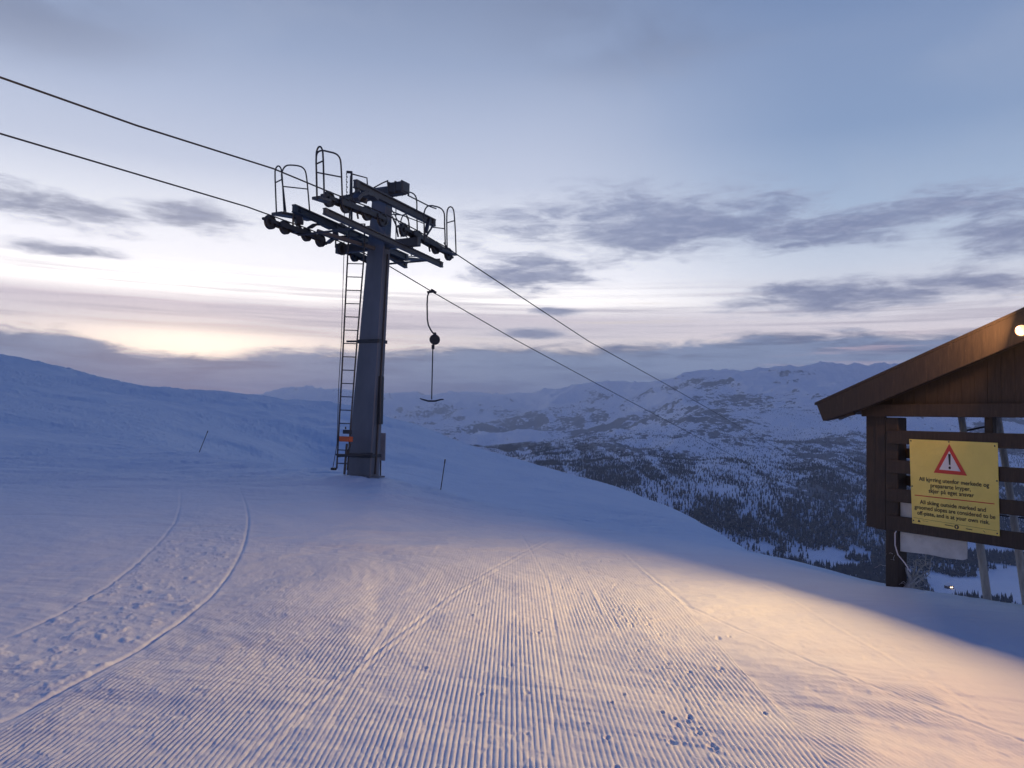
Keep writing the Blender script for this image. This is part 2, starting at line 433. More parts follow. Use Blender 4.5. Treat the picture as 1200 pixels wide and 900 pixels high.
def micro(x, y):
    z = np.zeros(x.shape)
    near = (y > 1.5) & (y < 26) & (x > -16) & (x < 12)
    xs, ys = x[near], y[near]
    r = np.zeros(xs.shape)
    warp = .012*(fbm(xs*1.3, ys*.5, 3, 5)-.5)+.03*(fbm(xs*.25, ys*.12, 2, 8)-.5)
    fade = 1-sstep(ys, 7.5, 12.5)
    dA, sA = polydist(xs, ys, GA); dB, sB = polydist(xs, ys, GB)
    leftA = sA > 0           # on the far side of the long curved track
    rightB = sB < 0
    seam = [-.95, .83]
    LAM = .0295
    xg = xs+warp+.006*np.clip(ys-4, 0, 20)**1.3*np.where(xs < -.95, .25, -.35)
    ph = 2*np.pi*xg/LAM
    ridge = .5+.5*np.sin(ph); ridge = 1-(1-ridge)**2.4
    third = xs+.0*ys > 1.58
    xr = xs*math.cos(.24)+ys*math.sin(.24)+warp
    ridge3 = .5+.5*np.sin(2*np.pi*xr/.030)
    patch = sstep(fbm(xs*1.4, ys*.55, 4, 31), .36, .60)
    patch3 = sstep(fbm(xs*.9+4, ys*.9, 4, 41), .47, .62)
    amp = .0064*(.65+.35*patch)*fade
    # broken, crumbled stretches of the ribs
    crumb = fbm(xs*26, ys*11, 3, 51)
    amp = amp*np.clip(1.15-.7*sstep(crumb, .58, .74), .3, 1.1)
    corr = np.where(third, ridge3*.0055*(.15+.85*patch3)*(1-sstep(ys, 4.6, 7.5)), ridge*amp)
    between = leftA & rightB
    corr = corr*np.where(leftA, np.where(between, .28, .22*sstep(fbm(xs*.5, ys*.5, 2, 77), .4, .6)), 1)
    edge = np.clip(dA/.12, 0, 1); corr = corr*edge*np.clip(dB/.12, 0, 1)
    r += corr
    # seams between machine passes
    for sx, hgt in ((-.95, .006), (.83, .007), (1.58, .011), (2.75, .005)):
        xx = xs-sx-.05*(fbm(ys*.6, ys*0+sx, 2, 3)-.5)+(.006*np.clip(ys-4,0,20)**1.3*-.35 if sx > -.9 else 0)*-1
        gate = sstep(fbm(ys*.8+sx*3, ys*0+sx*7, 2, 66), .3, .6)*(.35+fbm(xs*11, ys*5, 3, 61))
        r += hgt*.75*gate*np.exp(-(xx/.018)**2)*(1-sstep(ys, 8, 12))
        r -= hgt*.5*gate*np.exp(-((xx-.05)/.022)**2)*(1-sstep(ys, 8, 12))
    # old ski cuts crossing the run
    for cl_, dp in (([(-1.4,3.0),(-1.0,5),(-.5,7.5),(.3,10.5),(1.2,14)], .007), ([(-1.32,3.0),(-.93,5),(-.42,7.5),(.4,10.5),(1.32,14)], .005),
                    ([(3.2,3.2),(2.2,5.2),(1.3,8),(.2,11.5),(-1.2,15)], .005), ([(.1,2.8),(.35,5),(.42,8),(.2,12)], .004)):
        dd_, _s = polydist(xs, ys, cl_)
        r -= dp*np.exp(-(dd_/.014)**2)*(.3+fbm(xs*4, ys*3, 2, 73))
        r += dp*.3*np.exp(-((dd_-.03)/.014)**2)
    # lumps
    lump = fbm(xs*18, ys*14, 3, 71)-.5
    r += lump*.0065*np.where(between, 1.15, .6)*(1-sstep(ys, 10, 17))
    cl = np.maximum(fbm(xs*11+3, ys*9, 3, 81)-.56, 0)
    r += cl*.032*(between*1.0+.35)*(1-sstep(ys, 9, 15))
    deb = np.exp(-((xs-1.0)/.2)**2)*(1-sstep(ys, 8, 10))
    r += deb*np.maximum(fbm(xs*30, ys*22, 2, 91)-.5, 0)*.014
    # tracks: a groove with pushed-up rims
    for d, k in ((dA, 1.0), (dB, .75)):
        r += k*(.35+1.1*fbm(xs*5, ys*4, 3, 69))*(-.0125*np.exp(-(d/.015)**2)+.0035*np.maximum(fbm(xs*12, ys*9, 2, 68)*2-.6, 0)*np.exp(-((d-.045)/.02)**2))*(.75+.5*fbm(xs*3, ys*3, 2, 67))*(1-.6*sstep(ys, 12, 18))
    r += (fbm(xs*2.2, ys*1.6, 4, 101)-.5)*.03
    for (cx, cy, rad, dep) in pits:
        m = (np.abs(xs-cx) < rad*3) & (np.abs(ys-cy) < rad*4)
        if m.any():
            q = ((xs[m]-cx)/rad)**2+((ys[m]-cy)/(rad*1.4))**2
            r[m] += -dep*np.exp(-q)+dep*.4*np.exp(-(np.sqrt(q)-1.5)**2*4)
    z[near] += r
    # wind drift waves farther off, and the mound the tower stands in
    z += sstep(y, 12, 26)*(fbm(x*.16+.3*y*.05, y*.09, 4, 111)-.5)*.6*(1+sstep(y, 40, 120)*1.6)*(1-.6*sstep(x/np.maximum(y, 1), -.2, 0))
    z += sstep(y, 32, 90)*(fbm((x+.5*y)/30., (y-.3*x)/75., 3, 115)-.5)*3.0*(1-sstep(y, 500, 600))*(.25+.75*(1-sstep(x/np.maximum(y,1), -.42, -.18)))
    z += .10*np.exp(-(((x+4.15)/.8)**2+((y-19.3)/.7)**2))+.10*np.exp(-(((x+2.6)/1.3)**2+((y-20.6)/.6)**2))
    z += (fbm(x*1.6, y*1.1, 4, 121)-.5)*.16*np.exp(-(((x+3.2)/2.6)**2+((y-20.3)/1.3)**2))
    u_, v_ = x*.86+y*.5, y*.86-x*.5
    sas = fbm(u_*.55+3*fbm(x*.3, y*.3, 2, 161), v_*2.1, 5, 165, .55, True)
    patchy = sstep(fbm(x*.11, y*.07, 3, 171), .40, .62)
    z += sstep(y, 10, 22)*(1-sstep(y, 150, 320))*(sas-.6)*(.05+.0022*np.clip(y, 0, 160))*(.25+patchy)
    lipY = 22.5-3.2*sstep(x/np.maximum(y, 1), -.15, -.02)-5.2*sstep(x/np.maximum(y, 1), -.02, .2)
    z += .05*np.exp(-((y-lipY)/.9)**2)*sstep(-x/np.maximum(y, 1), -.36, -.2)*(1-sstep(-x/np.maximum(y, 1), .33, .45))*(.6+.8*fbm(x*.5, y*.5, 3, 141))
    # little drift lip in front of the hut
    z += .07*np.exp(-(((x-4.7)/.9)**2+((y-8.7)/.5)**2))*(fbm(x*2.3, y*2.3, 3, 131)+.2)
    return z

FY = [300, 500, 700, 1000, 1330, 1700, 2200, 2800, 3500, 4500, 5500, 7000, 9000, 12000, 16000, 25000, 45000]
FC = {
 -600: [-150,-200,-240,-280,-290,-290,-280,-240,-200,-150,-100, 0, 150, 330, 450, 380, 100],
 100:  [-150,-200,-240,-280,-290,-290,-280,-250,-220,-200,-190,-150,-60, 60, 120, 100, 100],
 230:  [-150,-200,-240,-280,-290,-290,-280,-250,-220,-200,-190,-150,-60, 60, 120, 100, 100],
 340:  [-150,-200,-240,-280,-290,-290,-270,-240,-210,-190,-160,-90, 70, 330, 420, 300, 100],
 450:  [-150,-200,-240,-280,-280,-260,-230,-190,-190,-200,-190,-140,-20, 240, 420, 300, 100],
 600:  [-150,-200,-240,-280,-280,-235,-188,-152,-165,-185,-160,-110, 30, 300, 420, 300, 100],
 700:  [-150,-200,-240,-275,-275,-235,-185,-130,-100,-115,-100, 20, 290, 520, 480, 380, 100],
 800:  [-150,-200,-240,-275,-275,-238,-176,-126, -80,   5, 130, 345, 430, 480, 480, 380, 100],
 900:  [-150,-200,-240,-275,-275,-240,-180,-122, -60,  60, 230, 455, 400, 440, 480, 380, 100],
 1000: [-150,-200,-240,-278,-280,-262,-185,-118, -38, 100, 285, 500, 480, 480, 480, 380, 100],
 1100: [-150,-200,-240,-280,-282,-278,-200,-118, -28, 115, 300, 520, 500, 480, 480, 380, 100],
 1300: [-150,-200,-240,-280,-282,-280,-210,-120, -20, 130, 320, 560, 520, 480, 480, 380, 100],
 1800: [-150,-200,-240,-280,-282,-280,-210,-120, -20, 130, 320, 560, 520, 480, 480, 380, 100],
}
TF = Table(FY, FC)
def zfar(x, y):
    th = np.arctan2(x, y); TC = R(41)
    thc = np.clip(th, -TC, TC)
    c = 600+900*np.tan(thc)
    r = np.hypot(x, y); Y = r*np.cos(thc)
    wob = 1+.10*(fbm(x/1500., y/1500., 3, 201)-.5)
    z = TF(c+60*(fbm(x/1400., y/1400., 2, 205)-.5), np.clip(Y*wob, 300, 45000))
    a = sstep(Y, 1500, 3200)
    rid = fbm(x/900., y/900., 6, 211, .5, True)-.62
    sm = fbm(x/260., y/260., 5, 221, .5)-.5
    z = z+a*rid*(110+.017*np.clip(Y, 0, 14000))+(.35+.65*a)*sm*np.where(Y < 1500, 14, 46)
    gl = fbm(x/330.+.0009*z, y/1500., 4, 231, .5, True)-.6
    z = z+a*gl*34
    flat = sstep(-z, 262, 285)
    z = z*(1-flat)+flat*(-276+6*(fbm(x/200., y/200., 2, 241)-.5))
    back = sstep(np.abs(th), R(45), R(90))
    z = z*(1-back)+back*(-200+420*sstep(r, 3000, 12000)*fbm(x/4000., y/4000., 5, 251, .5, True))
    return z

def grid_mesh(name, X, Y, Z, m, wrap=True, centre=None):
    nr, nc = X.shape
    co = np.stack([X, Y, Z], -1).reshape(-1, 3).astype(np.float32)
    i = np.arange(nr-1)[:, None]*nc; j = np.arange(nc if wrap else nc-1)[None, :]
    j2 = (j+1) % nc
    q = np.stack([i+j, i+j2, i+nc+j2, i+nc+j], -1).reshape(-1, 4)[:, ::-1]
    loops = q.reshape(-1); starts = np.arange(len(q))*4; tot = np.full(len(q), 4)
    if centre is not None:
        ci = len(co); co = np.vstack([co, np.array([centre], np.float32)])
        jj = np.arange(nc); t = np.stack([np.full(nc, ci), (jj+1) % nc, jj], -1)
        starts = np.concatenate([starts, len(loops)+np.arange(nc)*3])
        tot = np.concatenate([tot, np.full(nc, 3)]); loops = np.concatenate([loops, t.reshape(-1)])
    me = bpy.data.meshes.new(name)
    me.vertices.add(len(co)); me.vertices.foreach_set('co', co.reshape(-1))
    me.loops.add(len(loops)); me.loops.foreach_set('vertex_index', loops.astype(np.int32))
    me.polygons.add(len(starts)); me.polygons.foreach_set('loop_start', starts.astype(np.int32))
    me.polygons.foreach_set('loop_total', tot.astype(np.int32))
    me.polygons.foreach_set('use_smooth', np.ones(len(starts), bool))
    me.update(calc_edges=True); me.materials.append(m)
    o = bpy.data.objects.new(name, me); COL.objects.link(o)
    return o

TC = R(41)
def thetas(step_px, rear):
    f = np.arctan(np.arange(-math.tan(TC)*900, math.tan(TC)*900, step_px)/900.)
    r = np.linspace(TC, 2*math.pi-TC, rear, endpoint=False)
    return np.concatenate([f, r])
def near_height(x, y):
    th = np.arctan2(x, y); thc = np.clip(th, -TC, TC)
    Y = np.hypot(x, y)*np.cos(thc); c = 600+900*np.tan(thc)
    z = TN(c, Y)
    back = sstep(np.abs(th), R(41), R(85))
    z = z*(1-back)+back*(-1.65-.00002*np.clip(Y, 0, 700)**2.1*1.0-.0*Y)
    return z+micro(x, y)
def build_ground():
    th = thetas(.95, 160)
    Ys = np.concatenate([np.linspace(.3, 2.9, 14), 1/np.linspace(1/3., 1/14., 470), np.geomspace(14.08, 40, 150), np.geomspace(40.5, 620, 230)])
    thc = np.where(th > math.pi, th-2*math.pi, th); thc = np.clip(thc, -TC, TC)
    rr = Ys[:, None]/np.cos(thc)[None, :]
    X = rr*np.sin(th)[None, :]; Y = rr*np.cos(th)[None, :]
    Z = near_height(X, Y)
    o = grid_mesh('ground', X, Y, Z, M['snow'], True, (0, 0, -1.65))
    return tag(o, kind='structure')
def build_mountains():
    th = thetas(1.15, 140)
    Ys = np.concatenate([np.geomspace(420, 1000, 60), np.geomspace(1008, 9000, 400), np.geomspace(9100, 16000, 50)])
    thc = np.where(th > math.pi, th-2*math.pi, th); thc = np.clip(thc, -TC, TC)
    rr = Ys[:, None]/np.cos(thc)[None, :]
    rr = np.minimum(rr, 420+(rr-420)*np.where(np.abs(thc) < TC-.002, 1.0, .27)[None, :]) 
    X = rr*np.sin(th)[None, :]; Y = rr*np.cos(th)[None, :]
    Z = zfar(X, Y)
    Z = np.where(rr < 620, Z-14, Z)
    o = grid_mesh('mountains', X, Y, Z, M['mountain'], True)
    return tag(o, kind='structure')
ground = build_ground()
mountains = build_mountains()

# ------------------------------------------------------------------ forest
def build_forest():
    N = 420000
    Ya, Yb = 1080., 4300.
    yy = np.sqrt(rng.random(N)*(Yb**2-Ya**2)+Ya**2)
    cc = rng.uniform(430, 1420, N); xx = yy*(cc-600)/900.
    z = zfar(xx, yy)
    big = fbm(xx/420., yy/420., 3, 301)
    fine = fbm(xx/70., yy/120., 3, 311)
    strip = fbm(xx/55., yy/900., 3, 321)
    h = z+276.
    slope = sstep(h, 8, 26)
    # the tree line: full forest low on the side, thinning out higher up
    pyv = 490-z/yy*900
    line = 1-.93*sstep(h, 115, 220)
    p = slope*line*(.14+1.05*sstep(strip, .40, .62))*(.22+.95*sstep(big, .38, .56))
    p = np.maximum(p, slope*.10*(1-sstep(h, 170, 280)))
    # woods on the valley floor, in irregular copses between fields
    w = fbm(xx/120., yy/95., 4, 331)
    p = np.maximum(p, (1-slope)*sstep(w, .49, .53)*2.2)
    p = p*(1+1.2*slope*(1-sstep(h, 30, 90)))*(1+.7*sstep(cc, 780, 950))
    p *= np.where(yy < 1500, 1.0, 1.0)*np.clip((yy/2200.)**-.6, .5, 1.6)
    keep = (rng.random(N) < p*1.2) & (fine+rng.random(N)*.3 > .43)
    xx, yy, z = xx[keep], yy[keep], z[keep]
    n = len(xx); print('forest trees', n)
    H = rng.uniform(6, 14, n)*np.clip(1.15-sstep(z+276, 40, 190)*.55, .5, 1.2); W = H*rng.uniform(.11, .20, n)
    K = 5
    V = []; Fa = []
    ang = np.linspace(0, 2*np.pi, K, endpoint=False)
    a0 = rng.random(n)*6.28
    def ringz(frac, rad, zz):
        a = ang[None, :]+a0[:, None]+frac
        rj = rad[:, None]*rng.uniform(.7, 1.3, (n, K))
        return np.stack([xx[:, None]+np.cos(a)*rj, yy[:, None]+np.sin(a)*rj, (z+zz)[:, None]+rng.uniform(-.05, .05, (n, K))*H[:, None]], -1)
    def apex(zz): return np.stack([xx+rng.uniform(-.05,.05,n)*H, yy, z+zz], -1)[:, None, :]
    parts = [ringz(0, W, H*.12), apex(H*.62), ringz(.6, W*.68, H*.42), apex(H), ringz(.3, W*.14, -H*.1), apex(H*.5)]
    P = np.concatenate(parts, 1)   # n, 3*(K+1), 3
    base = np.arange(n)[:, None, None]*P.shape[1]
    tri = []
    for t in range(3):
        o = t*(K+1)
        for k in range(K): tri.append((o+k, o+(k+1) % K, o+K))
        if t < 2:
            tri.append((o+2, o+1, o)); tri.append((o+3, o+2, o)); tri.append((o+4, o+3, o))
    tri = (np.array(tri)[None]+base).reshape(-1, 3)
    me = bpy.data.meshes.new('forest')
    co = P.reshape(-1, 3).astype(np.float32)
    me.vertices.add(len(co)); me.vertices.foreach_set('co', co.reshape(-1))
    me.loops.add(tri.size); me.loops.foreach_set('vertex_index', tri.reshape(-1).astype(np.int32))
    me.polygons.add(len(tri)); me.polygons.foreach_set('loop_start', (np.arange(len(tri))*3).astype(np.int32))
    me.polygons.foreach_set('loop_total', np.full(len(tri), 3, np.int32))
    me.update(calc_edges=True); me.materials.append(M['tree'])
    o = bpy.data.objects.new('forest', me); COL.objects.link(o)
    tag(o, 'dark snow-dusted forest covering the far valley side and floor', 'forest', kind='stuff')
build_forest()

# ------------------------------------------------------------------ far cabins with lit windows
def cabin(px, Y, w, d, h, lit, label):
    c = at(px, 660, Y); x, y = c.x, Y
    z = float(zfar(np.array([x]), np.array([y]))[0])
    e = thing('cabin', (x, y, z), label, 'cabin', 'lit cabins on the valley floor')
    a = random.uniform(0, 3); ux = Vector((math.cos(a*.3), math.sin(a*.3), 0)); uy = Vector((-ux.y, ux.x, 0)); uz = Vector((0,0,1))
    o = Vector((x, y, z))
    MB().box(o+uz*(h/2-.5), ux*w/2, uy*d/2, uz*(h/2+.5)).build('wall', M['cabin'], e)
    pts = [o-ux*(w/2+.6)-uy*(d/2+.5)+uz*(h-.2), o+ux*(w/2+.6)-uy*(d/2+.5)+uz*(h-.2), o-uy*(d/2+.5)+uz*(h+w*.32)]
    MB().prism(pts, uy*(d+1)).build('roof', M['roof_snow'], e)
    for k in lit:
        MB().box(o+ux*k-uy*(d/2+.06)+uz*(h*.5), ux*.9, uy*.05, uz*.8).build('window', M['window_light'], e)
cabin(1022, 1290, 11, 8, 5, (-2.5, 2), 'small lit cabin left of the shelter post on the valley floor')
cabin(1112, 1330, 12, 8, 5, (0, 3), 'small lit cabin seen under the white board')
cabin(1084, 1250, 10, 7, 4.5, (-2, 2), 'small lit cabin seen through the tangle by the shelter post')

# ------------------------------------------------------------------ haze
def build_haze():
    b = MB().box((0, 5750, 125), (14500,0,0), (0,12750,0), (0,0,525))
    m = bpy.data.materials.new('haze'); m.use_nodes = True
    nt = m.node_tree; nt.nodes.clear()
    out = nt.nodes.new('ShaderNodeOutputMaterial'); v = nt.nodes.new('ShaderNodeVolumePrincipled')
    v.inputs['Color'].default_value = (.93, .96, 1.0, 1); v.inputs['Density'].default_value = HAZE
    v.inputs['Anisotropy'].default_value = .3
    nt.links.new(v.outputs[0], out.inputs['Volume'])
    o = b.build('haze', m); tag(o, 'thin blue evening haze filling the valley', 'haze', kind='stuff')
HAZE = 8.0e-5
build_haze()

# ================================================================== LIFT TOWER
T0 = Vector((-3.6, 20.0, 0)); d = Vector((.4472, .8944, 0)); n = Vector((.8944, -.4472, 0)); UP = Vector((0,0,1))
def TP(s, m, z): return T0+Vector((.5*s, s, 0))+n*m+UP*z
def PL(px, py, m): return onplane(px, py, T0+n*m, n)
def PS(px, py, s): return onplane(px, py, T0+Vector((.5*s, s, 0)), d)
MC = 1.118
twb = at(424, 566, 20.0); twt = at(449, 221, 20.0)
tower = thing('lift_tower', twb, 'tall grey steel ski lift tower with pulleys and ladder standing in the snow', 'lift tower')
# mast
def mast():
    b = bmesh.new(); mb = MB(); mb.bm.free(); mb.bm = b
    bot = at(424, 575, 20.0); rings = []
    for (c, a_, b_) in ((bot, .385, .20), (twt, .235, .14)):
        pts = []
        ch = .018
        for sx, sy in ((-1,-1),(1,-1),(1,1),(-1,1)):
            if sx*sy > 0: q = [(sx*a_, sy*(b_-ch)), (sx*(a_-ch), sy*b_)]
            else: q = [(sx*(a_-ch), sy*b_), (sx*a_, sy*(b_-ch))]
            pts += q
        rings.append([b.verts.new(c+n*p[0]+d*p[1]) for p in pts])
    k = len(rings[0])
    for i in range(k): b.faces.new((rings[0][i], rings[0][(i+1)%k], rings[1][(i+1)%k], rings[1][i]))
    b.faces.new(rings[1]); b.faces.new(rings[0][::-1])
    return mb
mast_o = mast().build('mast', M['mast'], tower)
def mast_c(py):
    t = (566-py)/(566-212.); return twb.lerp(twt, t*354/345), .385+(.235-.385)*t, .2+(.14-.2)*t
for py in (402, 534):
    c, a_, b_ = mast_c(py)
    b = MB()
    b.box(c-d*(b_+.02), n*(a_+.02), d*.015, UP*.045, .004).box(c+n*(a_+.02), n*.015, d*(b_+.02), UP*.045, .004)
    b.box(c-n*(a_+.02), n*.015, d*(b_+.02), UP*.045, .004)
    b.beam(c-d*(b_+.02)-n*a_, c-d*(b_+.10)-n*(a_+.30), .05, .05)
    b.build('mast_clamp', M['dark_steel'], tower)
c, a_, b_ = mast_c(470)
MB().box(c+n*(a_+.05)+d*.02, n*.045, d*.07, UP*.62, .01).build('junction_box', M['dark_steel'], tower)
c, a_, b_ = mast_c(330)
MB().tube([mast_c(300)[0]+n*(mast_c(300)[1]+.03), mast_c(430)[0]+n*(mast_c(430)[1]+.03), mast_c(555)[0]+n*(mast_c(555)[1]+.03)], .022).build('cable_conduit', M['dark_steel'], tower)
c, a_, b_ = mast_c(553)
MB().box(c-UP*.12, n*(a_+.10), d*(b_+.12), UP*.02, .006).build('base_flange', M['mast'], tower)
# head box / crossarm
ca = PS(405, 236, 0); cbx = PS(474, 219, 0)
zarm = cbx.z-.02
arm = MB()
arm.beam(TP(0,-1.25,zarm-.12), TP(0,.80,zarm-.06), .22, .21, bev=.015)
arm.box(TP(0,.62,zarm), n*.24, d*.17, UP*.135, .03)
for k in (-.2, 0, .2):
    arm.box(TP(0,.62+k,zarm), n*.012, d*.185, UP*.15)
arm.build('crossarm', M['steel'], tower)
arm2 = MB()
zc = PL(518, 305, MC-.35).z
arm2.beam(TP(0,-1.35,4.45), TP(0,1.3,4.45), .16, .22, bev=.01)
arm2.beam(TP(-1.2,-.9,4.62), TP(-.1,.0,4.35), .08, .10).beam(TP(1.2,-.9,4.5), TP(.1,.0,4.3), .08, .10)
arm2.build('lower_crossarm', M['steel'], tower)
# cable directed beams
def longbeam(p0, p1, m, w, h, name='lifting_beam', ends=True):
    a, b_ = PL(*p0, m), PL(*p1, m)
    mb = MB(); dd = (b_-a).normalized()
    mb.beam(a, b_, w, h*.22, bev=.004).beam(a-UP*h*.5, b_-UP*h*.5, w*.30, h*.8, bev=.0).beam(a-UP*h, b_-UP*h, w, h*.22, bev=.004)
    if ends:
        for q, sg in ((a, 1), (b_, -1)):
            mb.box(q-UP*h*.5+dd*.06*sg, dd*.06, n*w*.5, UP*h*.62, .02)
    return mb.build(name, M['steel'], tower)
longbeam((416,211), (509,258), .78, .12, .165)
longbeam((344,240), (477,299), -.86, .12, .16)
longbeam((380,244), (518,308), MC-.12, .10, .12, 'support_beam')
longbeam((398,262), (476,309), -MC+.12, .12, .13, 'support_beam')
for s1 in (-1.55, 1.25):
    MB().tube([TP(s1,-1.15,4.36-.06*s1), TP(s1,1.05,4.36-.06*s1)], .028, 8).build('cross_strut', M['steel'], tower)
for s1, m1 in ((-1.9,-.95), (-.4,-1.0), (.9,-1.0), (-2.1,.98), (-.7,1.0), (.6,1.0), (1.5,1.0)):
    zz = 4.60-.055*s1
    MB().tube([TP(s1,m1,zz+.30), TP(s1+.05,m1*1.08,zz+.10), TP(s1+.1,m1*1.12,zz-.20)], .022, 8).build('rope_guide', M['dark_steel'], tower)
# brackets carrying things
for bb in ([(PL(419,214,.78), PL(419,232,.78), .10, .10), (PL(419,232,.78), PL(430,236,MC-.1), .09, .12)],
           [(PL(503,256,.78), PL(499,272,.95), .09, .09), (PL(509,262,.78), PL(500,276,1.0), .04, .05)],
           [(PL(349,246,-.86), PL(352,262,-MC), .16, .10)], [(PL(392,262,-.86), PL(394,280,-MC), .14, .12)],
           [(PL(420,275,-.86), PL(422,292,-MC), .14, .12)]):
    br = MB()
    for q in bb: br.beam(*q)
    br.build('hanger_bracket', M['steel'], tower)
# sheaves
def sheave(c, r=.172):
    mb = MB()
    mb.lathe(c, n, [(-.045, r*.2), (-.045, r*.92), (-.038, r), (-.02, r), (-.006, r*.88), (.006, r*.88), (.02, r), (.038, r), (.045, r*.92), (.045, r*.80), (.018, r*.74), (.018, r*.34), (.06, r*.30), (.06, r*.12)], 28)
    return mb
def train(pix, m, slab_side, label):
    return train4(pix[:4], m, label)+train4(pix[4:], m, label)
def train4(pix, m, label):
    cs = [PL(px, py, m) for px, py in pix]
    tr = MB()
    for i in range(0, len(cs), 2):
        a, b_ = cs[i], cs[i+1]; dd = (b_-a).normalized()
        for sgn in (-1, 1):
            tr.beam(a-dd*.07+n*.075*sgn+UP*.02, b_+dd*.07+n*.075*sgn+UP*.02, .018, .085, bev=.004)
    for i in range(0, len(cs)-3, 4):
        a = (cs[i]+cs[i+1])/2+UP*.02; b_ = (cs[i+2]+cs[i+3])/2+UP*.02
        for sgn in (-1, 1):
            tr.beam(a+n*.1*sgn, b_+n*.1*sgn, .022, .125, bev=.004)
            tr.lathe(a+n*.1*sgn, n*sgn, [(0,.05),(.04,.05)], 12).lathe(b_+n*.1*sgn, n*sgn, [(0,.05),(.04,.05)], 12)
        tr.beam(a-n*.11, a+n*.11, .05, .05, bev=.0).beam(b_-n*.11, b_+n*.11, .05, .05, bev=.0)
        mdl = (a+b_)/2
        tr.beam(mdl-n*.12, mdl+n*.12, .10, .10, bev=.01)
        tr.beam(mdl, mdl-UP*.26, .14, .12, bev=.01)
    o = tr.build('sheave_train', M['dark_steel'], tower, label=label)
    for c in cs: sheave(c).build('sheave', M['dark_steel'], o, smooth=True)
    # rope catchers at both ends
    rc = MB()
    dd = (cs[1]-cs[0]).normalized()
    rc.beam(cs[0]-dd*.20+UP*.02, cs[0]-dd*.06, .05, .05).lathe(cs[0]-dd*.21+UP*.03, n, [(-.03,.035),(.03,.035)], 10)
    rc.build('rope_catcher', M['dark_steel'], o); rc = MB()
    dd = (cs[-1]-cs[-2]).normalized()
    rc.beam(cs[-1]+dd*.20-UP*.02, cs[-1]+dd*.06, .05, .05).lathe(cs[-1]+dd*.21-UP*.03, n, [(-.03,.035),(.03,.035)], 10)
    rc.build('rope_catcher', M['dark_steel'], o)
    return cs
c1 = train([(385.4,233.5),(405,241),(430,250),(448,257.5),(473,269.5),(489.6,278),(510.4,290.3),(525.4,298)], MC, 1, 'pulley train nearer the camera')
c2 = train([(316.7,260.3),(334,266.5),(359,275),(375.4,281.7),(401,291.5),(415.6,299.4),(436,307.5),(449,314)], -MC, -1, 'pulley train farther from the camera')
# guard covers between the pulley pairs
def arch(pts, m, w=.16, th=.05):
    mb = MB(); P = [PL(px, py, m) for px, py in pts]
    for a, b_ in zip(P[:-1], P[1:]): mb.beam(a, b_, w, th, bev=.0)
    return mb
arch([(384,285),(390,280),(398,277.5),(408,277),(415,280),(420,286)], -MC).build('pulley_guard', M['steel'], tower)
arch([(363,267),(369,263),(378,263),(388,268)], -MC).build('pulley_guard', M['steel'], tower)
arch([(416,234),(421,228),(428,226.5),(435,229),(440,234)], MC-.2, .2, .09).build('pulley_guard', M['steel'], tower)

# platforms
def plate(p0, p1, m, wid, th=.05):
    return MB().beam(PL(*p0, m)-n*0, PL(*p1, m), wid, th, bev=.006)
p = plate((324,250), (366,257), -MC-.28, .34, .07); p.beam(PL(345,254,-MC-.28)-UP*.0, PL(352,270,-MC), .08, .1)
p.build('platform', M['steel'], tower)
p = plate((370,231.5), (384,236), MC+.22, .22, .06); p.build('platform', M['steel'], tower)
p = plate((456,301), (494,305), -MC-.25, .34, .06)
p.build('platform', M['steel'], tower)
p = plate((516,292), (534,299), MC+.24, .12, .04); p.build('platform', M['steel'], tower)
# railings
def railing(loops, bars, r=.019):
    mb = MB()
    for pts in loops: mb.tube(pts, r, 8)
    for a, b_ in bars: mb.tube([a, b_], r*.85, 6)
    return mb
def smooth2(pts, k=4):
    P = [Vector((a, b, 0)) for a, b in pts]; out = []
    for i in range(len(P)-1):
        p0 = P[max(i-1, 0)]; p1 = P[i]; p2 = P[i+1]; p3 = P[min(i+2, len(P)-1)]
        L = (p2-p1).length; t1 = (p2-p0).normalized()*L; t2 = (p3-p1).normalized()*L
        for j in range(k):
            t = j/k
            q = p1*(2*t**3-3*t*t+1)+t1*(t**3-2*t*t+t)+p2*(-2*t**3+3*t*t)+t2*(t**3-t*t)
            out.append((q.x, q.y))
    return out+[pts[-1]]
def Lp(pts, m): return [PL(px, py, m) for px, py in smooth2(pts)]
def Sp(pts, s): return [PS(px, py, s) for px, py in smooth2(pts)]
def s_of(P):  # along value of a point
    return (P-T0).dot(d)/1.118
m_ = -MC-.2; base = PL(333, 249, m_); s_ = s_of(base)
railing([Lp([(335,249),(332,222),(330,205),(331.5,199),(335,194.5),(341,193.5),(352,195),(357,199),(359,206),(361,225),(363,249)], m_),
         Sp([(324,251),(323,225),(322.3,203),(323,198),(326,194.5),(329,197),(330.3,203),(332,230),(333,249)], s_)],
        [(PL(332,218.5,m_), PL(360,221.5,m_)), (PS(322.8,214,s_), PS(330.8,210,s_))]).build('railing', M['dark_steel'], tower)
m_ = MC+.25; s_ = s_of(PL(371.5, 230, m_))
railing([Lp([(371.5,232),(371,205),(370.5,187),(372,179),(377,176.5),(386,178),(394,180.5),(398,185),(399.5,192),(401,229),(401,240)], m_),
         Sp([(371.5,234),(370.8,205),(370.6,183),(371.5,176),(374.5,171.8),(377.5,175),(378.5,182),(379.3,205),(380,232)], s_)],
        [(PL(371,202,m_), PL(400,207.5,m_)), (PS(371,192,s_), PS(378.8,188.5,s_))]).build('railing', M['dark_steel'], tower)
m_ = MC+.22; s_ = s_of(PL(534, 290, m_))
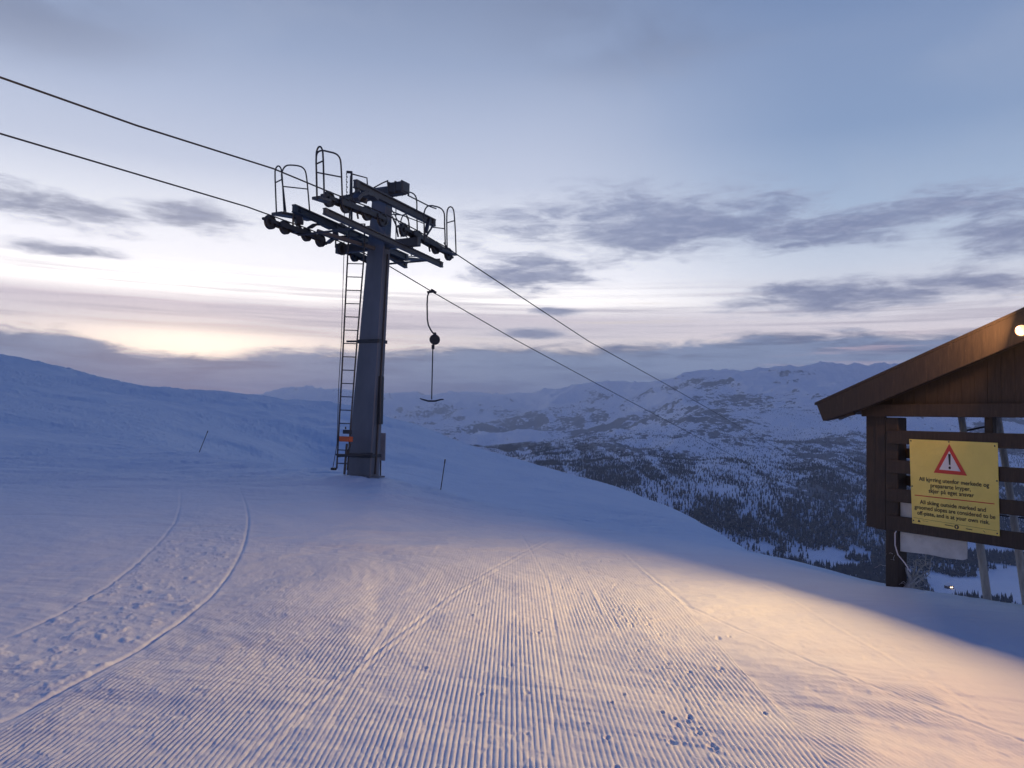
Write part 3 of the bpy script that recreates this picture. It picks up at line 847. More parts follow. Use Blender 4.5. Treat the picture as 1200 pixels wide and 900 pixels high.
railing([Lp([(497.5,284),(497,262),(497,250),(499,244),(503,241),(511,242),(517,244.5),(520.5,250),(521,262),(522,292)], m_),
         Sp([(524,292),(523.6,265),(523.8,250),(525,244.5),(528,242.3),(531,245),(532.3,252),(533.5,270),(534.5,298)], s_)],
        [(PL(505,266,m_), PL(521,268,m_)), (PS(524,261,s_), PS(532.8,258.5,s_))]).build('railing', M['dark_steel'], tower)
m_ = .45
railing([Lp([(473,226),(479,225),(485,227.5),(488,233),(488.5,250),(489,272)], m_), Lp([(478,229),(494,237),(504,242),(511,244.5)], m_)], []).build('railing', M['dark_steel'], tower)
m_ = -MC-.2
railing([Lp([(459,299),(456.5,275),(455,262),(456,255),(460,251.5),(470,252),(476,254),(479,260),(480,270),(482,300)], m_),
         Lp([(470,278),(469.5,262),(471,255),(474.5,251),(478,255),(479,262),(479,275)], m_+.25)],
        [(PL(457,282,m_), PL(481,286,m_)), (PL(464,240,m_), PL(464,300,m_)), (PL(452,245,m_), PL(497,262,m_)), (PL(456,240,m_), PL(490,302,m_)), (PL(470,300,m_), PL(494,301,m_))]).build('railing', M['dark_steel'], tower)
# ladder head rail and chain
mb = MB(); Yl = 19.55
mb.beam(at(406,201.5,Yl), at(413,202,Yl), .05, .06).tube([at(412,202,Yl), at(412,262,Yl)], .028)
mb.tube([at(413,204,Yl), at(430,208.5,Yl), at(430.5,216,Yl)], .018).tube([at(438,220,Yl), at(448,214.5,Yl), at(455,211.5,Yl)], .018).tube([at(454,212,Yl), at(455,222,Yl)], .018)
mb.tube([at(406,230,Yl), at(415,226,Yl), at(421,222,Yl)], .02)
for k in range(9):
    a = at(406.3, 203+k*3, Yl); mb.tube([a, at(406.3+(.5 if k%2 else -.5), 205.3+k*3, Yl)], .012+.006*(k%2), 5)
mb.build('handrail', M['dark_steel'], tower)
# ladder
lad = MB()
RA = [(411,206),(409.5,260),(407.3,303),(401,430),(394.6,549)]; RB = [(427.5,262),(426.3,303),(416,430),(407,551)]
Ylad = 19.62
lad.tube([at(px, py, Ylad) for px, py in RA], .021, 8).tube([at(px, py, Ylad) for px, py in RB], .021, 8)
def interp(pl, py):
    for (x0, y0), (x1, y1) in zip(pl[:-1], pl[1:]):
        if y0 <= py <= y1: return x0+(x1-x0)*(py-y0)/(y1-y0)
    return pl[0][0] if py < pl[0][1] else pl[-1][0]
py = 262.
while py < 549:
    lad.tube([at(interp(RA, py), py, Ylad), at(interp(RB, py), py+.5, Ylad)], .014, 6); py += 15.6
lad.build('ladder', M['dark_steel'], tower)
sf = MB()
sf.tube([at(403.6,240,Ylad-.05), at(403,300,Ylad-.05), at(400,400,Ylad-.05), at(397,450,Ylad-.05), at(395,520,Ylad-.05), at(390,549,Ylad-.05)], .009, 6)
sf.box(at(391,549.5,Ylad-.05), n*.06, d*.05, UP*.03, .005)
sf.build('safety_line', M['rope'], tower)
# box and stand at the ladder's foot
cb = thing_loc = at(404, 514, 19.45)
ob = MB().box(at(405.5,514.5,19.4), n*.17, d*.07, UP*.065, .01).build('warning_box', M['orange'], tower, label='small orange box on the ladder')
MB().box(at(407,506,19.45), n*.11, d*.05, UP*.05, .01).tube([at(405,503,19.45), at(405,500,19.45)], .02).build('latch_box', M['dark_steel'], tower)
st = MB()
st.tube([at(406.5,520,19.5), at(403.5,556,19.5)], .03).beam(at(396,534.5,19.42), at(437,532,19.42), .04, .06).tube([at(411,520,19.5), at(405,536,19.5)], .02)
st.build('ladder_stand', M['dark_steel'], tower)

# sign plate on a stake behind the tower
spt = thing('back_plate', at(446,566,20.4), 'plain grey plate on a thin stake just right of the tower foot', 'sign plate')
MB().box(at(448,523.5,20.4), n*.10+d*.0, d*.012, UP*.365, .006).build('panel', M['plate'], spt)
MB().tube([at(446.5,508,20.45), at(445.5,568,20.45)], .022).tube([at(441,556,20.45), at(447,566,20.45)], .015).build('stake', M['dark_steel'], spt)

# ------------------------------------------------------------------ haul cables
def cable(cs, m, left_pix, out_pts, label):
    pts = []
    for px, py in left_pix: pts.append(PL(px, py, m))
    first = pts[-1]
    # carry on behind the camera's left, straight
    dirn = (pts[0]-pts[1]).normalized() if len(pts) > 1 else (pts[0]-(cs[0]+UP*.15)).normalized()
    pre = [pts[0]+dirn*60, pts[0]+dirn*20]
    mid = [c+UP*.165 for c in cs]
    out = [PL(px, py, m) for px, py in out_pts[:-1]]
    far = out[-1]; dz = (out[-1]-out[-2])
    tail = [far+dz.normalized()*k for k in (60, 160, 330, 520)]
    allp = pre+pts+mid+out+tail
    o = MB().tube(allp, .0165, 8).build('haul_cable', M['rope'], smooth=True)
    return tag(o, label, 'cable', 'haul cables of the lift')
cable(c1, MC, [(-260,3),(0,90.5),(160,147),(320,197.5)], [(533.5,297),(600,341),(690,400),(780,450),(900,519),(1,1)], 'haul cable over the pulleys nearer the camera, upper left wire')
cable(c2, -MC, [(-260,83),(0,156.5),(150,201),(290,242.5)], [(458,313),(505,341),(600,396),(700,450),(800,503),(1,1)], 'haul cable over the farther pulleys carrying the T-bar, lower left wire')

# ------------------------------------------------------------------ T-bar
g0 = PL(505, 341, -MC)
tb = thing('t_bar_hanger', g0, 'empty T-bar tow hanging from the lower haul cable right of the tower', 'T-bar')
def Q(px, py): return at(px, py, g0.y)
MB().beam(Q(500.5,342.5), Q(509,341.5), .07, .07, bev=.01).beam(Q(505,339.5), Q(511,343.5), .06, .09, bev=.01).build('cable_grip', M['plastic'], tb)
MB().tube([Q(503,342), Q(501,347), Q(500.5,356), Q(500.8,374), Q(502,381), Q(505,387), Q(508.5,391.5)], .024, 8).build('hanger_arm', M['dark_steel'], tb, smooth=True)
MB().lathe(Q(509.5,398), Vector((0,1,0)), [(-.09,.04),(-.09,.13),(-.06,.165),(.06,.165),(.09,.13),(.09,.04)], 24).box(Q(509.5,391.5), (.05,0,0), (0,.05,0), (0,0,.05), .01).box(Q(507.5,406.5), (.045,0,0), (0,.045,0), (0,0,.07), .01).build('spring_box', M['plastic'], tb, smooth=True)
MB().tube([Q(507.2,407), Q(505.8,468)], .019, 8).build('tow_rod', M['dark_steel'], tb)
MB().tube([Q(492,467), Q(496,468.3), Q(502,470), Q(510,470), Q(516,468.3), Q(520,468)], [.016,.024,.028,.028,.024,.018], 8).build('seat_bar', M['plastic'], tb, smooth=True)

# ------------------------------------------------------------------ marker sticks
def stick(b, t, Y, label):
    o = MB().tube([at(*b, Y), at(*t, Y)], .0125, 8).tube([at(*t, Y), at(t[0]+(t[0]-b[0])*.12, t[1]+(t[1]-b[1])*.12, Y)], .018, 8).build('marker_pole', M['stick'])
    tag(o, label, 'marker pole', 'marker poles in the snow')
stick((233.5,530), (242.6,507.5), 30, 'leaning thin marker pole in the snow left of the tower')
stick((515,584), (521,543), 20.6, 'thin marker pole in the snow right of the tower foot')

# ================================================================== SHELTER
W0 = Vector((4.74, 9.18, 0)); w = Vector((.471, -.882, 0)).normalized(); Nn = Vector((-w.y, w.x, 0)); 
if Nn.y > 0: Nn = -Nn            # outward, towards the camera
def HW(px, py, off=0.0): return onplane(px, py, W0+Nn*off, Nn)
def tw(P): return (P-W0).dot(w)
def WP(t, off, z): return W0+w*t+Nn*off+UP*z
pb = HW(1049, 690)
hut = thing('shelter_hut', pb, 'dark brown open wooden shelter with a pitched roof at the right edge', 'shelter')
# posts
t0 = tw(HW(1049, 650)); pw = .17
ground_z = -2.25
MB().box(WP(t0, -.02, (ground_z-.3+.1)/2+ .0), w*pw/2, Nn*pw/2, UP*(-(ground_z-.3)+.1)/2, .008).build('post', M['wood'], hut)
t1 = tw(HW(1159, 520)); zt = HW(1157,486).z+.1
MB().box(WP(t1, -.03, (zt-1.26)/2), w*.045, Nn*.04, UP*(zt+1.26)/2, .006).build('post', M['wood'], hut)
for tt in (t0+2.45, t0+4.3):
    MB().box(WP(tt, -.02, -1.0), w*pw/2, Nn*pw/2, UP*1.1, .008).build('post', M['wood'], hut)
# side cladding board left of the post
ta = tw(HW(1018,560)); tb_ = tw(HW(1041.5,560)); za = HW(1030,483).z+.14; zb = HW(1028,618).z
sb = MB(); k = 2
for i in range(k):
    a = ta+(tb_-ta)*i/k; b_ = ta+(tb_-ta)*(i+1)/k-.006
    sb.box(WP((a+b_)/2, .03+.012*i, (za+zb)/2-.01*i), w*(b_-a)/2, Nn*.018, UP*(za-zb)/2, .003)
sb.build('side_cladding', M['wood'], hut)
# rails
tR = t0+4.4; tL = tw(HW(1046,560))
zr = [(-.055,-.215), (-.41,-.565), (-.75,-.905), (-1.075,-1.25)]
for (z1, z0) in zr:
    MB().box(WP((tL+tR)/2, .085, (z1+z0)/2), w*(tR-tL)/2, Nn*.022, UP*(z1-z0)/2, .004).build('rail', M['wood'], hut)
# gable cladding (boards) : between header bottom and roof line
offb = .38
E_ = HW(957, 474, offb); Rr = HW(1200, 364, offb)
slope = (Rr.z-E_.z)/(tw(Rr)-tw(E_)); tE = tw(E_)
ridge_t = tE+3.55
def roofz(t): return E_.z+slope*((t-tE) if t < ridge_t else (2*ridge_t-t-tE))
zh = HW(1060, 488).z
gb = MB(); t = tw(HW(1013,487)); tend = 2*ridge_t-t; bw = .142
while t < tend-.05:
    a, b_ = t, min(t+bw-.004, tend)
    za_, zb2 = roofz(a)-.06, roofz(b_)-.06
    o_ = .05+.004*random.random()
    pts = [WP(a, o_, zh), WP(b_, o_, zh), WP(b_, o_, zb2)]
    if a < ridge_t < b_: pts.append(WP(ridge_t, o_, roofz(ridge_t)-.06))
    pts.append(WP(a, o_, za_))
    gb.prism(pts, -Nn*.024)
    t += bw
gb.build('gable_cladding', M['wood'], hut)
MB().box(WP((t0+tR)/2-.1, .10, zh+.07), w*(tR-t0+.55)/2, Nn*.022, UP*.075, .004).build('header_beam', M['wood'], hut)
# barge boards
Z_E = E_.z
def barge(sgn, off, h0, h1, th):
    if sgn > 0: f = lambda t: t
    else: f = lambda t: 2*ridge_t-t
    pts = [WP(f(tE), off, roofz(tE)), WP(ridge_t, off, roofz(ridge_t)), WP(ridge_t, off, roofz(ridge_t)-h1), WP(f(tE+.75), off, roofz(tE+.75)-h1), WP(f(tE+.10), off, roofz(tE)-h0)]
    return MB().prism(pts, -Nn*th)
barge(1, offb, .21, .30, .03).build('barge_board', M['wood'], hut)
barge(-1, offb, .21, .30, .03).build('barge_board', M['wood'], hut)
# roof slabs
def slab(sgn):
    f = (lambda t: t) if sgn > 0 else (lambda t: 2*ridge_t-t)
    pts = [WP(f(tE-.03), offb+.004, roofz(tE-.03)+.035), WP(ridge_t, offb+.004, roofz(ridge_t)+.035), WP(ridge_t, offb+.004, roofz(ridge_t)+.003), WP(f(tE-.03), offb+.004, roofz(tE-.03)+.003)]
    mb = MB().prism(pts, -Nn*3.2)
    pts = [WP(f(tE+.02), offb-.035, roofz(tE+.02)), WP(ridge_t, offb-.035, roofz(ridge_t)), WP(ridge_t, offb-.035, roofz(ridge_t)-.12), WP(f(tE+.02), offb-.035, roofz(tE+.02)-.12)]
    mb.prism(pts, -Nn*3.1)
    return mb
slab(1).build('roof', M['wood'], hut); slab(-1).build('roof', M['wood'], hut)
# rafters / soffit pieces under the overhang
rf = MB()
for o_ in (.24, .12):
    a = WP(tE+.12, o_, roofz(tE+.12)-.17); b_ = WP(ridge_t, o_, roofz(ridge_t)-.17)
    rf.beam(a, b_, .05, .14, bev=.004)
a = WP(tE+.10, .32, roofz(tE)-.19); rf.beam(a, WP(tw(HW(1020,487)), .30, zh+.03), .04, .04, bev=.0)
rf.build('rafter', M['wood'], hut)
# dark stub boards left of the sign, behind
for z_ in (-.33, -.66):
    MB().box(WP(t0+.25, -.12, z_), w*.18, Nn*.012, UP*.06, .003).build('batten', M['wood'], hut)

# thin cable on the post
o = MB().tube([WP(t0+.10,.09,-1.22), WP(t0+.07,.10,-1.28), WP(t0+.07,.10,-1.42), WP(t0+.10,.09,-1.53), WP(t0+.17,.06,-1.62), WP(t0+.22,.03,-1.72)], .007, 6).build('post_cable', M['sign_white'])
tag(o, 'thin pale cable curling down the shelter post', 'cable')

# white boards
def quad(name, pix, off, th, m, label, cat):
    P = [HW(px, py, off) for px, py in pix]
    o = MB().prism(P, -Nn*th).build(name, m)
    return tag(o, label, cat)
quad('white_board', [(1055,620),(1133,631),(1133,655),(1128,656.5),(1118,655),(1108,654),(1090,650),(1055,646)], .04, .015, M['white_panel'], 'pale weathered board hanging below the yellow sign', 'board')
quad('white_board', [(1053,588),(1100,592),(1100,610),(1053,606)], .02, .015, M['white_panel'], 'pale narrow board peeking out left of the yellow sign', 'board')

# ------------------------------------------------------------------ warning sign
so = .125
TLp, TRp, BLp, BRp = HW(1065.5,514.5,so), HW(1169,519,so), HW(1069,613,so), HW(1171.5,628.5,so)
sign = thing('warning_sign', HW(1118,620,so), 'square yellow warning sign with a red triangle on the shelter rails', 'sign')
MB().prism([TLp, TRp, BRp, BLp], -Nn*.006).build('panel', M['yellow'], sign)
def SG(u, v, off=.003):     # u right 0..1, v down 0..1, bilinear on the panel
    top = TLp.lerp(TRp, u); bot = BLp.lerp(BRp, u)
    return top.lerp(bot, v)+Nn*off
def flat(poly, off, m, name, th=.0015, parent=sign):
    return MB().prism([SG(u, v, off+th) for u, v in poly], -Nn*th).build(name, m, parent)
tri_o = [(.478,.035), (.287,.378), (.668,.382)]
cx_ = sum(p[0] for p in tri_o)/3; cy_ = sum(p[1] for p in tri_o)/3
tri_i = [(cx_+(u-cx_)*.64, cy_+(v-cy_)*.64) for u, v in tri_o]
wt = flat(tri_o, .001, M['red'], 'warning_triangle')
flat(tri_i, .0035, M['sign_white'], 'triangle_field', parent=wt)
ex = [(.465,.150),(.494,.150),(.489,.275),(.472,.275)]
flat(ex, .006, M['sign_black'], 'exclamation_mark', parent=wt)
flat([(.479+.014*math.cos(a), .308+.016*math.sin(a)) for a in np.linspace(0, 2*math.pi, 14, endpoint=False)], .006, M['sign_black'], 'exclamation_dot', parent=wt)
flat([(.045,.658),(.955,.655),(.955,.665),(.045,.668)], .001, M['red'], 'divider_line')
def text(s, u, v, width, size, tilt=.0, m=None, name='lettering'):
    cu = bpy.data.curves.new(name, 'FONT'); cu.body = s; cu.align_x = 'CENTER'; cu.align_y = 'CENTER'; cu.size = 1.0
    cu.offset = .012; cu.extrude = 0
    tmp = bpy.data.objects.new('tmp_text', cu); COL.objects.link(tmp)
    dg = bpy.context.evaluated_depsgraph_get(); dg.update()
    me = bpy.data.meshes.new_from_object(tmp.evaluated_get(dg))
    bpy.data.objects.remove(tmp)
    co = np.zeros(len(me.vertices)*3); me.vertices.foreach_get('co', co); co = co.reshape(-1, 3)
    wid = co[:,0].max()-co[:,0].min(); sx = width/wid
    out = []
    for c in co:
        du = (c[0]-(co[:,0].max()+co[:,0].min())/2)*sx; dv = -c[1]*size
        p = SG(u+du, v+dv+tilt*du, .0035); out.append(p-sign.location)
    me.vertices.foreach_set('co', np.array([list(p) for p in out]).reshape(-1))
    me.update(); me.materials.clear(); me.materials.append(m or M['sign_black']); me.name = name
    o = bpy.data.objects.new(name, me); COL.objects.link(o); o.parent = sign
    return o
text('All kjøring utenfor merkede og', .505, .466, .80, .068)
text('preparerte løyper,', .475, .530, .46, .068)
text('skjer på eget ansvar', .48, .594, .52, .068)
text('All skiing outside marked and', .485, .738, .755, .066)
text('groomed slopes are considered to be', .50, .803, .925, .066)
text('off-piste, and is at your own risk.', .485, .868, .83, .066)
flat([(.02,.930),(.975,.944),(.975,.947),(.02,.933)], .001, M['sign_black'], 'footer_line', .0008)
flat([(.07,.975),(.088,.943),(.107,.976)], .001, M['sign_black'], 'footer_emblem')
ring = [(.535+.026*math.cos(a), .968+.024*math.sin(a)) for a in np.linspace(0, 2*math.pi, 20, endpoint=False)]
fe = flat(ring, .001, M['sign_black'], 'footer_emblem')
flat([(.535,.953),(.522,.970),(.531,.970),(.531,.983),(.539,.983),(.539,.970),(.548,.970)], .003, M['yellow'], 'emblem_arrow', parent=fe)
for u0, u1, v0 in ((.40,.50,.958),(.64,.71,.968)):
    flat([(u0,v0),(u1,v0+.003),(u1,v0+.011),(u0,v0+.008)], .001, M['sign_black'], 'footer_mark', .0008)
flat([(.13,.952),(.20,.953),(.20,.956),(.13,.955)], .001, M['sign_black'], 'footer_mark', .0008)
flat([(.83,.962),(.85,.982),(.846,.984),(.826,.964)], .001, M['sign_black'], 'footer_mark', .0008)
for (u, v) in ((.02,.02),(.97,.035),(.475,.012),(.985,.41),(.015,.56),(.018,.965),(.975,.975)):
    MB().lathe(SG(u, v, .0), Nn, [(0,.009),(.004,.007),(.005,.002)], 10).build('screw', M['dark_steel'], sign)

# ------------------------------------------------------------------ wooden poles beyond the wall
def pole(b, t, Y0, Y1, r, label):
    o = MB().tube([at(*b, Y0), at((b[0]+t[0])/2+.6, (b[1]+t[1])/2, (Y0+Y1)/2), at(*t, Y1)], [r*1.1, r, r*.9], 10).build('fence_pole', M['grey_wood'], smooth=True)
    tag(o, label, 'pole', 'grey wooden poles leaning behind the shelter')
pole((1160,722), (1125,478), 9.15, 9.35, .043, 'left of two leaning grey poles behind the shelter rails')
pole((1207,735), (1168,480), 9.0, 9.3, .043, 'right of two leaning grey poles, at the picture edge behind the shelter')
o = MB().tube([at(1128,505.5,9.35), at(1150,501,9.3), at(1172,497,9.3)], .013, 6).build('cord', M['rope'])
tag(o, 'thin dark cord strung between the tops of the grey poles', 'cord')
o = MB().tube([at(1146,600,9.3), at(1188,606,9.2), at(1230,610,9.1)], .010, 6).build('cord', M['rope'])
tag(o, 'thin dark cord low between the grey poles, right of the yellow sign', 'cord')

# tangle of bare twigs at the post foot
random.seed(5)
tg = MB()
def twig(base, dr, L, r0, kink, k=7):
    pts = [base]
    for j in range(k):
        dr = (dr+Vector((random.uniform(-kink,kink), random.uniform(-kink,kink), random.uniform(-kink,kink*.8)))).normalized()
        pts.append(pts[-1]+dr*L/k)
    tg.tube(pts, [r0*(1-.11*j) for j in range(k+1)], 5)
    return pts
for i in range(5):
    b0 = at(1060+3.5*i, 694, 9.25+.05*i)
    P = twig(b0, Vector((random.uniform(-.1,.4), 0, 1)), .42, random.uniform(.016,.030), .5)
    for j in range(8):
        q = random.choice(P[1:])
        Q2 = twig(q, Vector((random.uniform(-.8,1), random.uniform(-.5,.5), random.uniform(-.4,.8))).normalized(), random.uniform(.10,.26), random.uniform(.004,.009), .7)
        for l in range(2):
            twig(random.choice(Q2[2:]), Vector((random.uniform(-1,1), random.uniform(-.5,.5), random.uniform(-.6,.8))).normalized(), random.uniform(.05,.12), .003, .8, 4)
twig(at(1072,684,9.15), Vector((.55,0,.35)).normalized(), .22, .012, .05)
o = tg.build('bare_shrub', M['grey_wood'], smooth=True)
tag(o, 'frosty tangle of bare twisted branches at the shelter post foot', 'shrub')

# ------------------------------------------------------------------ lamp on the gable
lc = HW(1204, 388, offb+.10)
lamp = thing('flood_lamp', lc, 'glowing warm lamp fixed to the shelter gable at the picture edge', 'lamp')
MB().tube([lc-Nn*.10, lc+Nn*.06], .016, 10).build('arm', M['dark_steel'], lamp)
lc = lc+Nn*.13
MB().lathe(lc-Nn*.09, Nn, [(0,.04),(.02,.058),(.05,.066),(.06,.066)], 24).build('housing', M['dark_steel'], lamp, smooth=True)
MB().lathe(lc-Nn*.028, Nn, [(0,.052),(.025,.048),(.040,.032),(.045,.008)], 24).build('lamp_glass', M['lamp_glass'], lamp, smooth=True)
ld = bpy.data.lights.new('lamp_light', 'AREA'); ld.shape = 'DISK'; ld.size = .12
ld.energy = LAMP_W = 1040; ld.color = (1.0, .53, .20)
lo = bpy.data.objects.new('lamp_light', ld); COL.objects.link(lo)
lo.location = lc+Nn*.04-UP*.02
aim = Vector((-.965, -.25, math.tan(R(30)))).normalized()
lo.rotation_euler = aim.to_track_quat('-Z', 'Y').to_euler()
ld2 = ld.copy(); ld2.energy = 55  # added second light at the one lamp, brightens the far run
lo2 = bpy.data.objects.new('lamp_light', ld2); COL.objects.link(lo2)
lo2.location = lo.location+Vector((-.01, .03, .0))
lo2.rotation_euler = Vector((-.90, .44, math.tan(R(14)))).normalized().to_track_quat('-Z', 'Y').to_euler()
# the bare glow of the same lamp on the boards around it
pd = bpy.data.lights.new('lamp_glow', 'POINT'); pd.energy = 4; pd.color = (1.0,.5,.2); pd.shadow_soft_size = .05
po = bpy.data.objects.new('lamp_glow', pd); COL.objects.link(po); po.location = lc+Nn*.10-UP*.12

# ------------------------------------------------------------------ world
SUN_AZ, SUN_EL = -23.0, 1.5
world = bpy.data.worlds.new('World'); scn.world = world; world.use_nodes = True
T = NT(world.node_tree); T.n.clear()
outw = T.n.new('ShaderNodeOutputWorld'); bg = T.n.new('ShaderNodeBackground')
T.l.new(bg.outputs[0], outw.inputs[0])
tc = T.n.new('ShaderNodeTexCoord'); sp = T.n.new('ShaderNodeSeparateXYZ'); T.l.new(tc.outputs['Generated'], sp.inputs[0])
X_, Y_, Z_ = sp.outputs
az = T.m('MULTIPLY', T.m('ARCTAN2', X_, Y_), 57.2958)
el = T.m('MULTIPLY', T.m('ARCSINE', Z_), 57.2958)
def A(px): return math.degrees(math.atan((px-600)/900))
def EL(px, py):
    r_ = ray(px, py).normalized(); return math.degrees(math.asin(r_.z))
def AZ(px, py):
    r_ = ray(px, py); return math.degrees(math.atan2(r_.x, r_.y))
def eramp(stops): return T.ramp(T.m('DIVIDE', T.m('ADD', el, 2), 92.0), [((e+2)/92., srgb(*c)) for e, c in stops])
left = eramp([(-2,(80,98,140)),(3,(200,190,195)),(4.9,(285,266,254)),(6.2,(252,240,242)),(7.4,(240,226,232)),(8.6,(330,322,314)),(10.5,(284,281,285)),(13.5,(258,259,266)),(17,(214,221,240)),(21,(190,201,226)),(25,(162,177,207)),(29,(142,157,188)),(38,(78,106,166)),(60,(30,68,140)),(90,(20,58,132))])
right = eramp([(-2,(80,98,140)),(3,(180,175,195)),(4.9,(290,268,258)),(6.5,(252,240,244)),(8.5,(247,244,251)),(11,(222,230,245)),(15,(178,197,224)),(20,(144,167,203)),(25,(138,159,196)),(30,(116,140,182)),(38,(72,102,162)),(60,(30,68,138)),(90,(20,58,132))])
sky = T.mix(T.ss(az, 0, 24), left, right)
# thin pink-grey layers low in the sky
st_v = T.comb(T.m('DIVIDE', az, 26), T.m('DIVIDE', el, .62), 3.1)
st = T.noise(st_v, 1.0, 5, .6)
lowband = T.m('MULTIPLY', T.ss(el, 4.5, 6), T.ss(el, 11, 8))
sky = T.mix(T.m('MULTIPLY', T.m('MULTIPLY', T.ss(st, .46, .66), lowband), .55), sky, srgb(172,160,176))
sky = T.mix(T.m('MULTIPLY', T.m('MULTIPLY', T.ss(st, .42, .28), lowband), .6), sky, srgb(255,240,226))
# bright glow where the sun is under the cloud
gl = T.m('ADD', T.m('POWER', T.m('DIVIDE', T.m('SUBTRACT', az, AZ(230,410)), 8.5), 2), T.m('POWER', T.m('DIVIDE', T.m('SUBTRACT', el, EL(240,410)), 1.5), 2))
sky = T.mix(T.m('MULTIPLY', T.m('POWER', 2.718, T.m('MULTIPLY', gl, -1)), .8), sky, (2.6, 2.1, 1.6, 1))
def ell(px, py, rx, ry, tilt=0.0):
    a0, e0 = AZ(px, py), EL(px, py); ra = rx/15.7; re = ry/15.7
    da = T.m('SUBTRACT', az, a0); de = T.m('SUBTRACT', T.m('SUBTRACT', el, e0), T.m('MULTIPLY', da, tilt))
    q = T.m('SQRT', T.m('ADD', T.m('POWER', T.m('ABSOLUTE', T.m('DIVIDE', da, ra)), 2), T.m('POWER', T.m('ABSOLUTE', T.m('DIVIDE', de, re)), 2)))
    return T.ss(q, 1.25, .0)
# mid level broken clouds
mv = T.comb(T.m('DIVIDE', az, 6.5), T.m('DIVIDE', T.m('SUBTRACT', el, T.m('MULTIPLY', az, .03)), 1.35), 2.7)
mn = T.noise(mv, 1.0, 9, .6, .5)
mv2 = T.comb(T.m('DIVIDE', az, 2.4), T.m('DIVIDE', el, .62), 5.7)
mn = T.m('ADD', T.m('MULTIPLY', mn, .62), T.m('MULTIPLY', T.noise(mv2, 1.0, 8, .68, .5), .38))
mk = ell(620,318,130,38)
for a in ((770,262,330,62,.02), (1010,345,300,30,.04), (1000,262,260,36,.08), (60,243,170,32,-.03), (1180,265,100,50), (60,290,90,12,-.03), (230,255,110,30), (620,390,70,10), (650,365,60,9)):
    mk = T.m('MAXIMUM', mk, ell(*a))
dn = T.ss(T.m('ADD', mn, T.m('MULTIPLY', mk, .36)), .62, .90)
dn = T.m('MULTIPLY', dn, T.ss(mk, .0, .35))
ccol = T.mix(T.ss(el, 8, 17), srgb(126,132,164), srgb(134,144,178))
ccol = T.mix(T.ss(az, -8, -20), ccol, srgb(150,154,176))
ccol = T.mix(T.ss(dn, .75, .2, 0, .55), ccol, srgb(176,182,208))
ccol = T.mix(T.ss(T.noise(mv2, 1.7, 7, .65, .4), .42, .68, 0, .45), ccol, srgb(178,182,206))
sky = T.mix(T.m('MULTIPLY', T.m('POWER', dn, .8), .92), sky, ccol)
# high vague veil
hv = T.noise(T.comb(T.m('DIVIDE', az, 16), T.m('DIVIDE', el, 7), 9.3), 1.0, 5, .55, .5)
vm = T.m('MAXIMUM', ell(740,20,190,70), ell(20,5,170,60))
sky = T.mix(T.m('MULTIPLY', T.m('MULTIPLY', T.ss(hv, .34, .66), vm), .55), sky, srgb(104,112,140))
sky = T.mix(T.m('MULTIPLY', T.ss(hv, .45, .75), .14), sky, srgb(200,206,222))
# low bank lying on the mountains
PXE = [(-400,376),(-120,378),(0,381),(70,379),(105,390),(140,408),(200,413),(255,414),(300,408),(350,403),(430,409),(520,403),(600,401),(680,404),(740,401),(800,399),(840,392),(900,386),(1000,385),(1100,388),(1300,380)]
ed = [((AZ(px,py)+50)/100., EL(px,py)/10.) for px, py in PXE if abs(AZ(px,py)) < 49]
ed[0] = (0.0, ed[0][1])
edge = T.m('MULTIPLY', T.ramp(T.m('DIVIDE', T.m('ADD', az, 50), 100.0), [(p, (v, v, v, 1)) for p, v in ed], 'B_SPLINE'), 10.0)
# the ramp output passes a colour socket: read it as a value
bn = T.noise(T.comb(T.m('DIVIDE', az, 4.0), T.m('DIVIDE', el, .9), 1.9), 1.0, 10, .66, .6)
edge = T.m('ADD', edge, T.m('MULTIPLY', T.m('SUBTRACT', bn, .5), 2.4))
bank = T.ss(T.m('SUBTRACT', edge, el), -.2, .8)
bk = T.noise(T.comb(T.m('DIVIDE', az, 6.0), T.m('DIVIDE', el, .7), 4.4), 1.0, 8, .66, .5)
bcol = eramp([(-2,(66,88,144)),(1.2,(70,92,146)),(2.6,(84,104,152)),(4.0,(118,136,174)),(5.2,(112,126,160)),(7.5,(122,132,166))])
dep = T.m('SUBTRACT', edge, el)
bcol = T.mix(T.ss(dep, 1.4, .1, 0, .8), bcol, srgb(104,110,140))
bcol = T.mix(T.m('MULTIPLY', T.m('MULTIPLY', T.ss(dep, .8, 2.0), T.ss(dep, 4.2, 2.6)), .45), bcol, srgb(134,150,184))
bcol = T.mix(T.ss(bk, .44, .60, 0, .7), bcol, srgb(142,158,192))
bcol = T.mix(T.ss(bk, .48, .32, 0, .75), bcol, srgb(88,96,134))
sky = T.mix(T.m('MULTIPLY', bank, .97), sky, bcol)
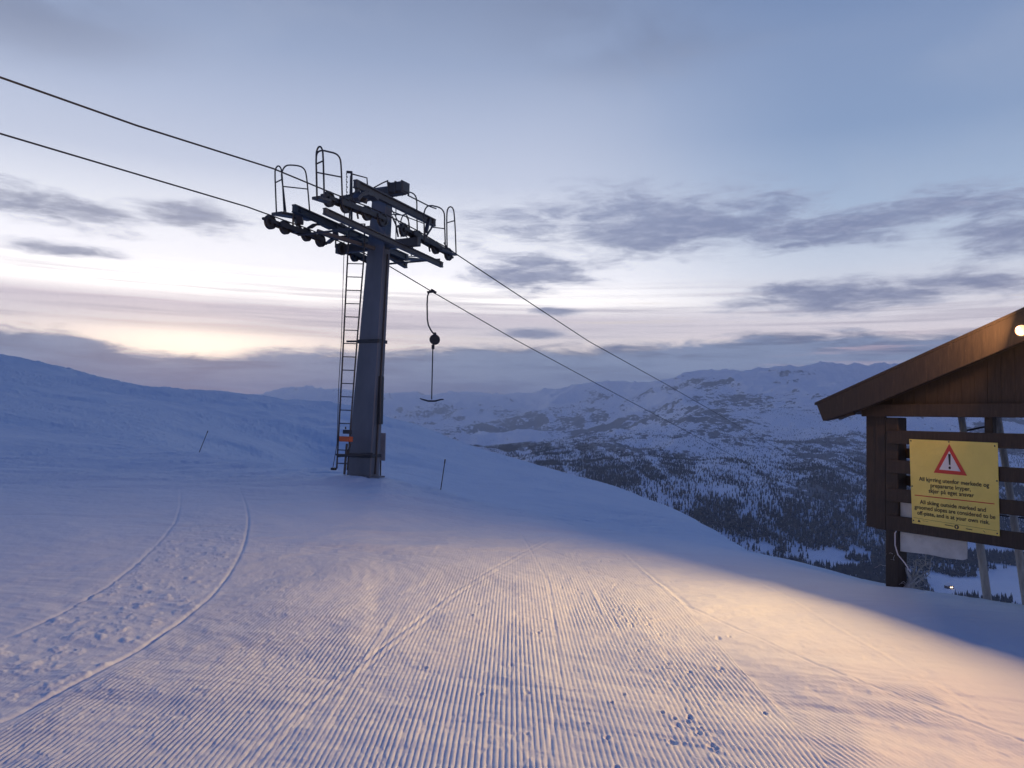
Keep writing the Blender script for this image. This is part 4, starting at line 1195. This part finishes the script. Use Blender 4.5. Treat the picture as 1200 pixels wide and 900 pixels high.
# pink slits in the bank on the right
sl = T.noise(T.comb(T.m('DIVIDE', az, 9.0), T.m('DIVIDE', el, .42), 7.7), 1.0, 5, .55)
slm = T.m('MAXIMUM', ell(960,405,150,16,.03), ell(960,431,120,9,.03))
sky = T.mix(T.m('MULTIPLY', T.m('MULTIPLY', T.ss(sl, .52, .66), slm), .9), sky, srgb(212,186,198))
# rear sky: dark blue above an added bright low band that lights facing slopes
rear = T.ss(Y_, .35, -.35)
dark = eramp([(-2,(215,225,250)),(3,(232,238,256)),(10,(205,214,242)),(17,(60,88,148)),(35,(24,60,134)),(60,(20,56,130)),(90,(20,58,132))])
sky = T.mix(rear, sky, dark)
# below the horizon
nsky = T.n.new('ShaderNodeTexSky'); nsky.sky_type = 'NISHITA'; nsky.sun_disc = False
nsky.sun_elevation = R(SUN_EL); nsky.sun_rotation = R(SUN_AZ); nsky.altitude = 900; nsky.air_density = 1.0; nsky.ozone_density = 2.0
add = T.mix(1.0, sky, T.mix(1.0, nsky.outputs[0], (.05,.05,.05,1), 'MULTIPLY'), 'ADD')
SKYMIX = .03
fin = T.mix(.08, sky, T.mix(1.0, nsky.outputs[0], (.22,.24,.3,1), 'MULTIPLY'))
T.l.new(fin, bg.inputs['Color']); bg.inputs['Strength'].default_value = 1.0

sd = bpy.data.lights.new('sun', 'SUN'); sd.energy = .03; sd.angle = R(12); sd.color = (1.0,.78,.62)
so_ = bpy.data.objects.new('sun', sd); COL.objects.link(so_)
sv = Vector((math.sin(R(SUN_AZ))*math.cos(R(SUN_EL)), math.cos(R(SUN_AZ))*math.cos(R(SUN_EL)), math.sin(R(SUN_EL))))
so_.rotation_euler = (-sv).to_track_quat('-Z', 'Y').to_euler()

scn.view_settings.view_transform = 'Standard'; scn.view_settings.look = 'None'
scn.view_settings.exposure = 0; scn.view_settings.gamma = 1; scn.view_settings.use_curve_mapping = False
scn.render.engine = 'CYCLES'
scn.cycles.volume_bounces = 2; scn.cycles.max_bounces = 5; scn.cycles.diffuse_bounces = 3
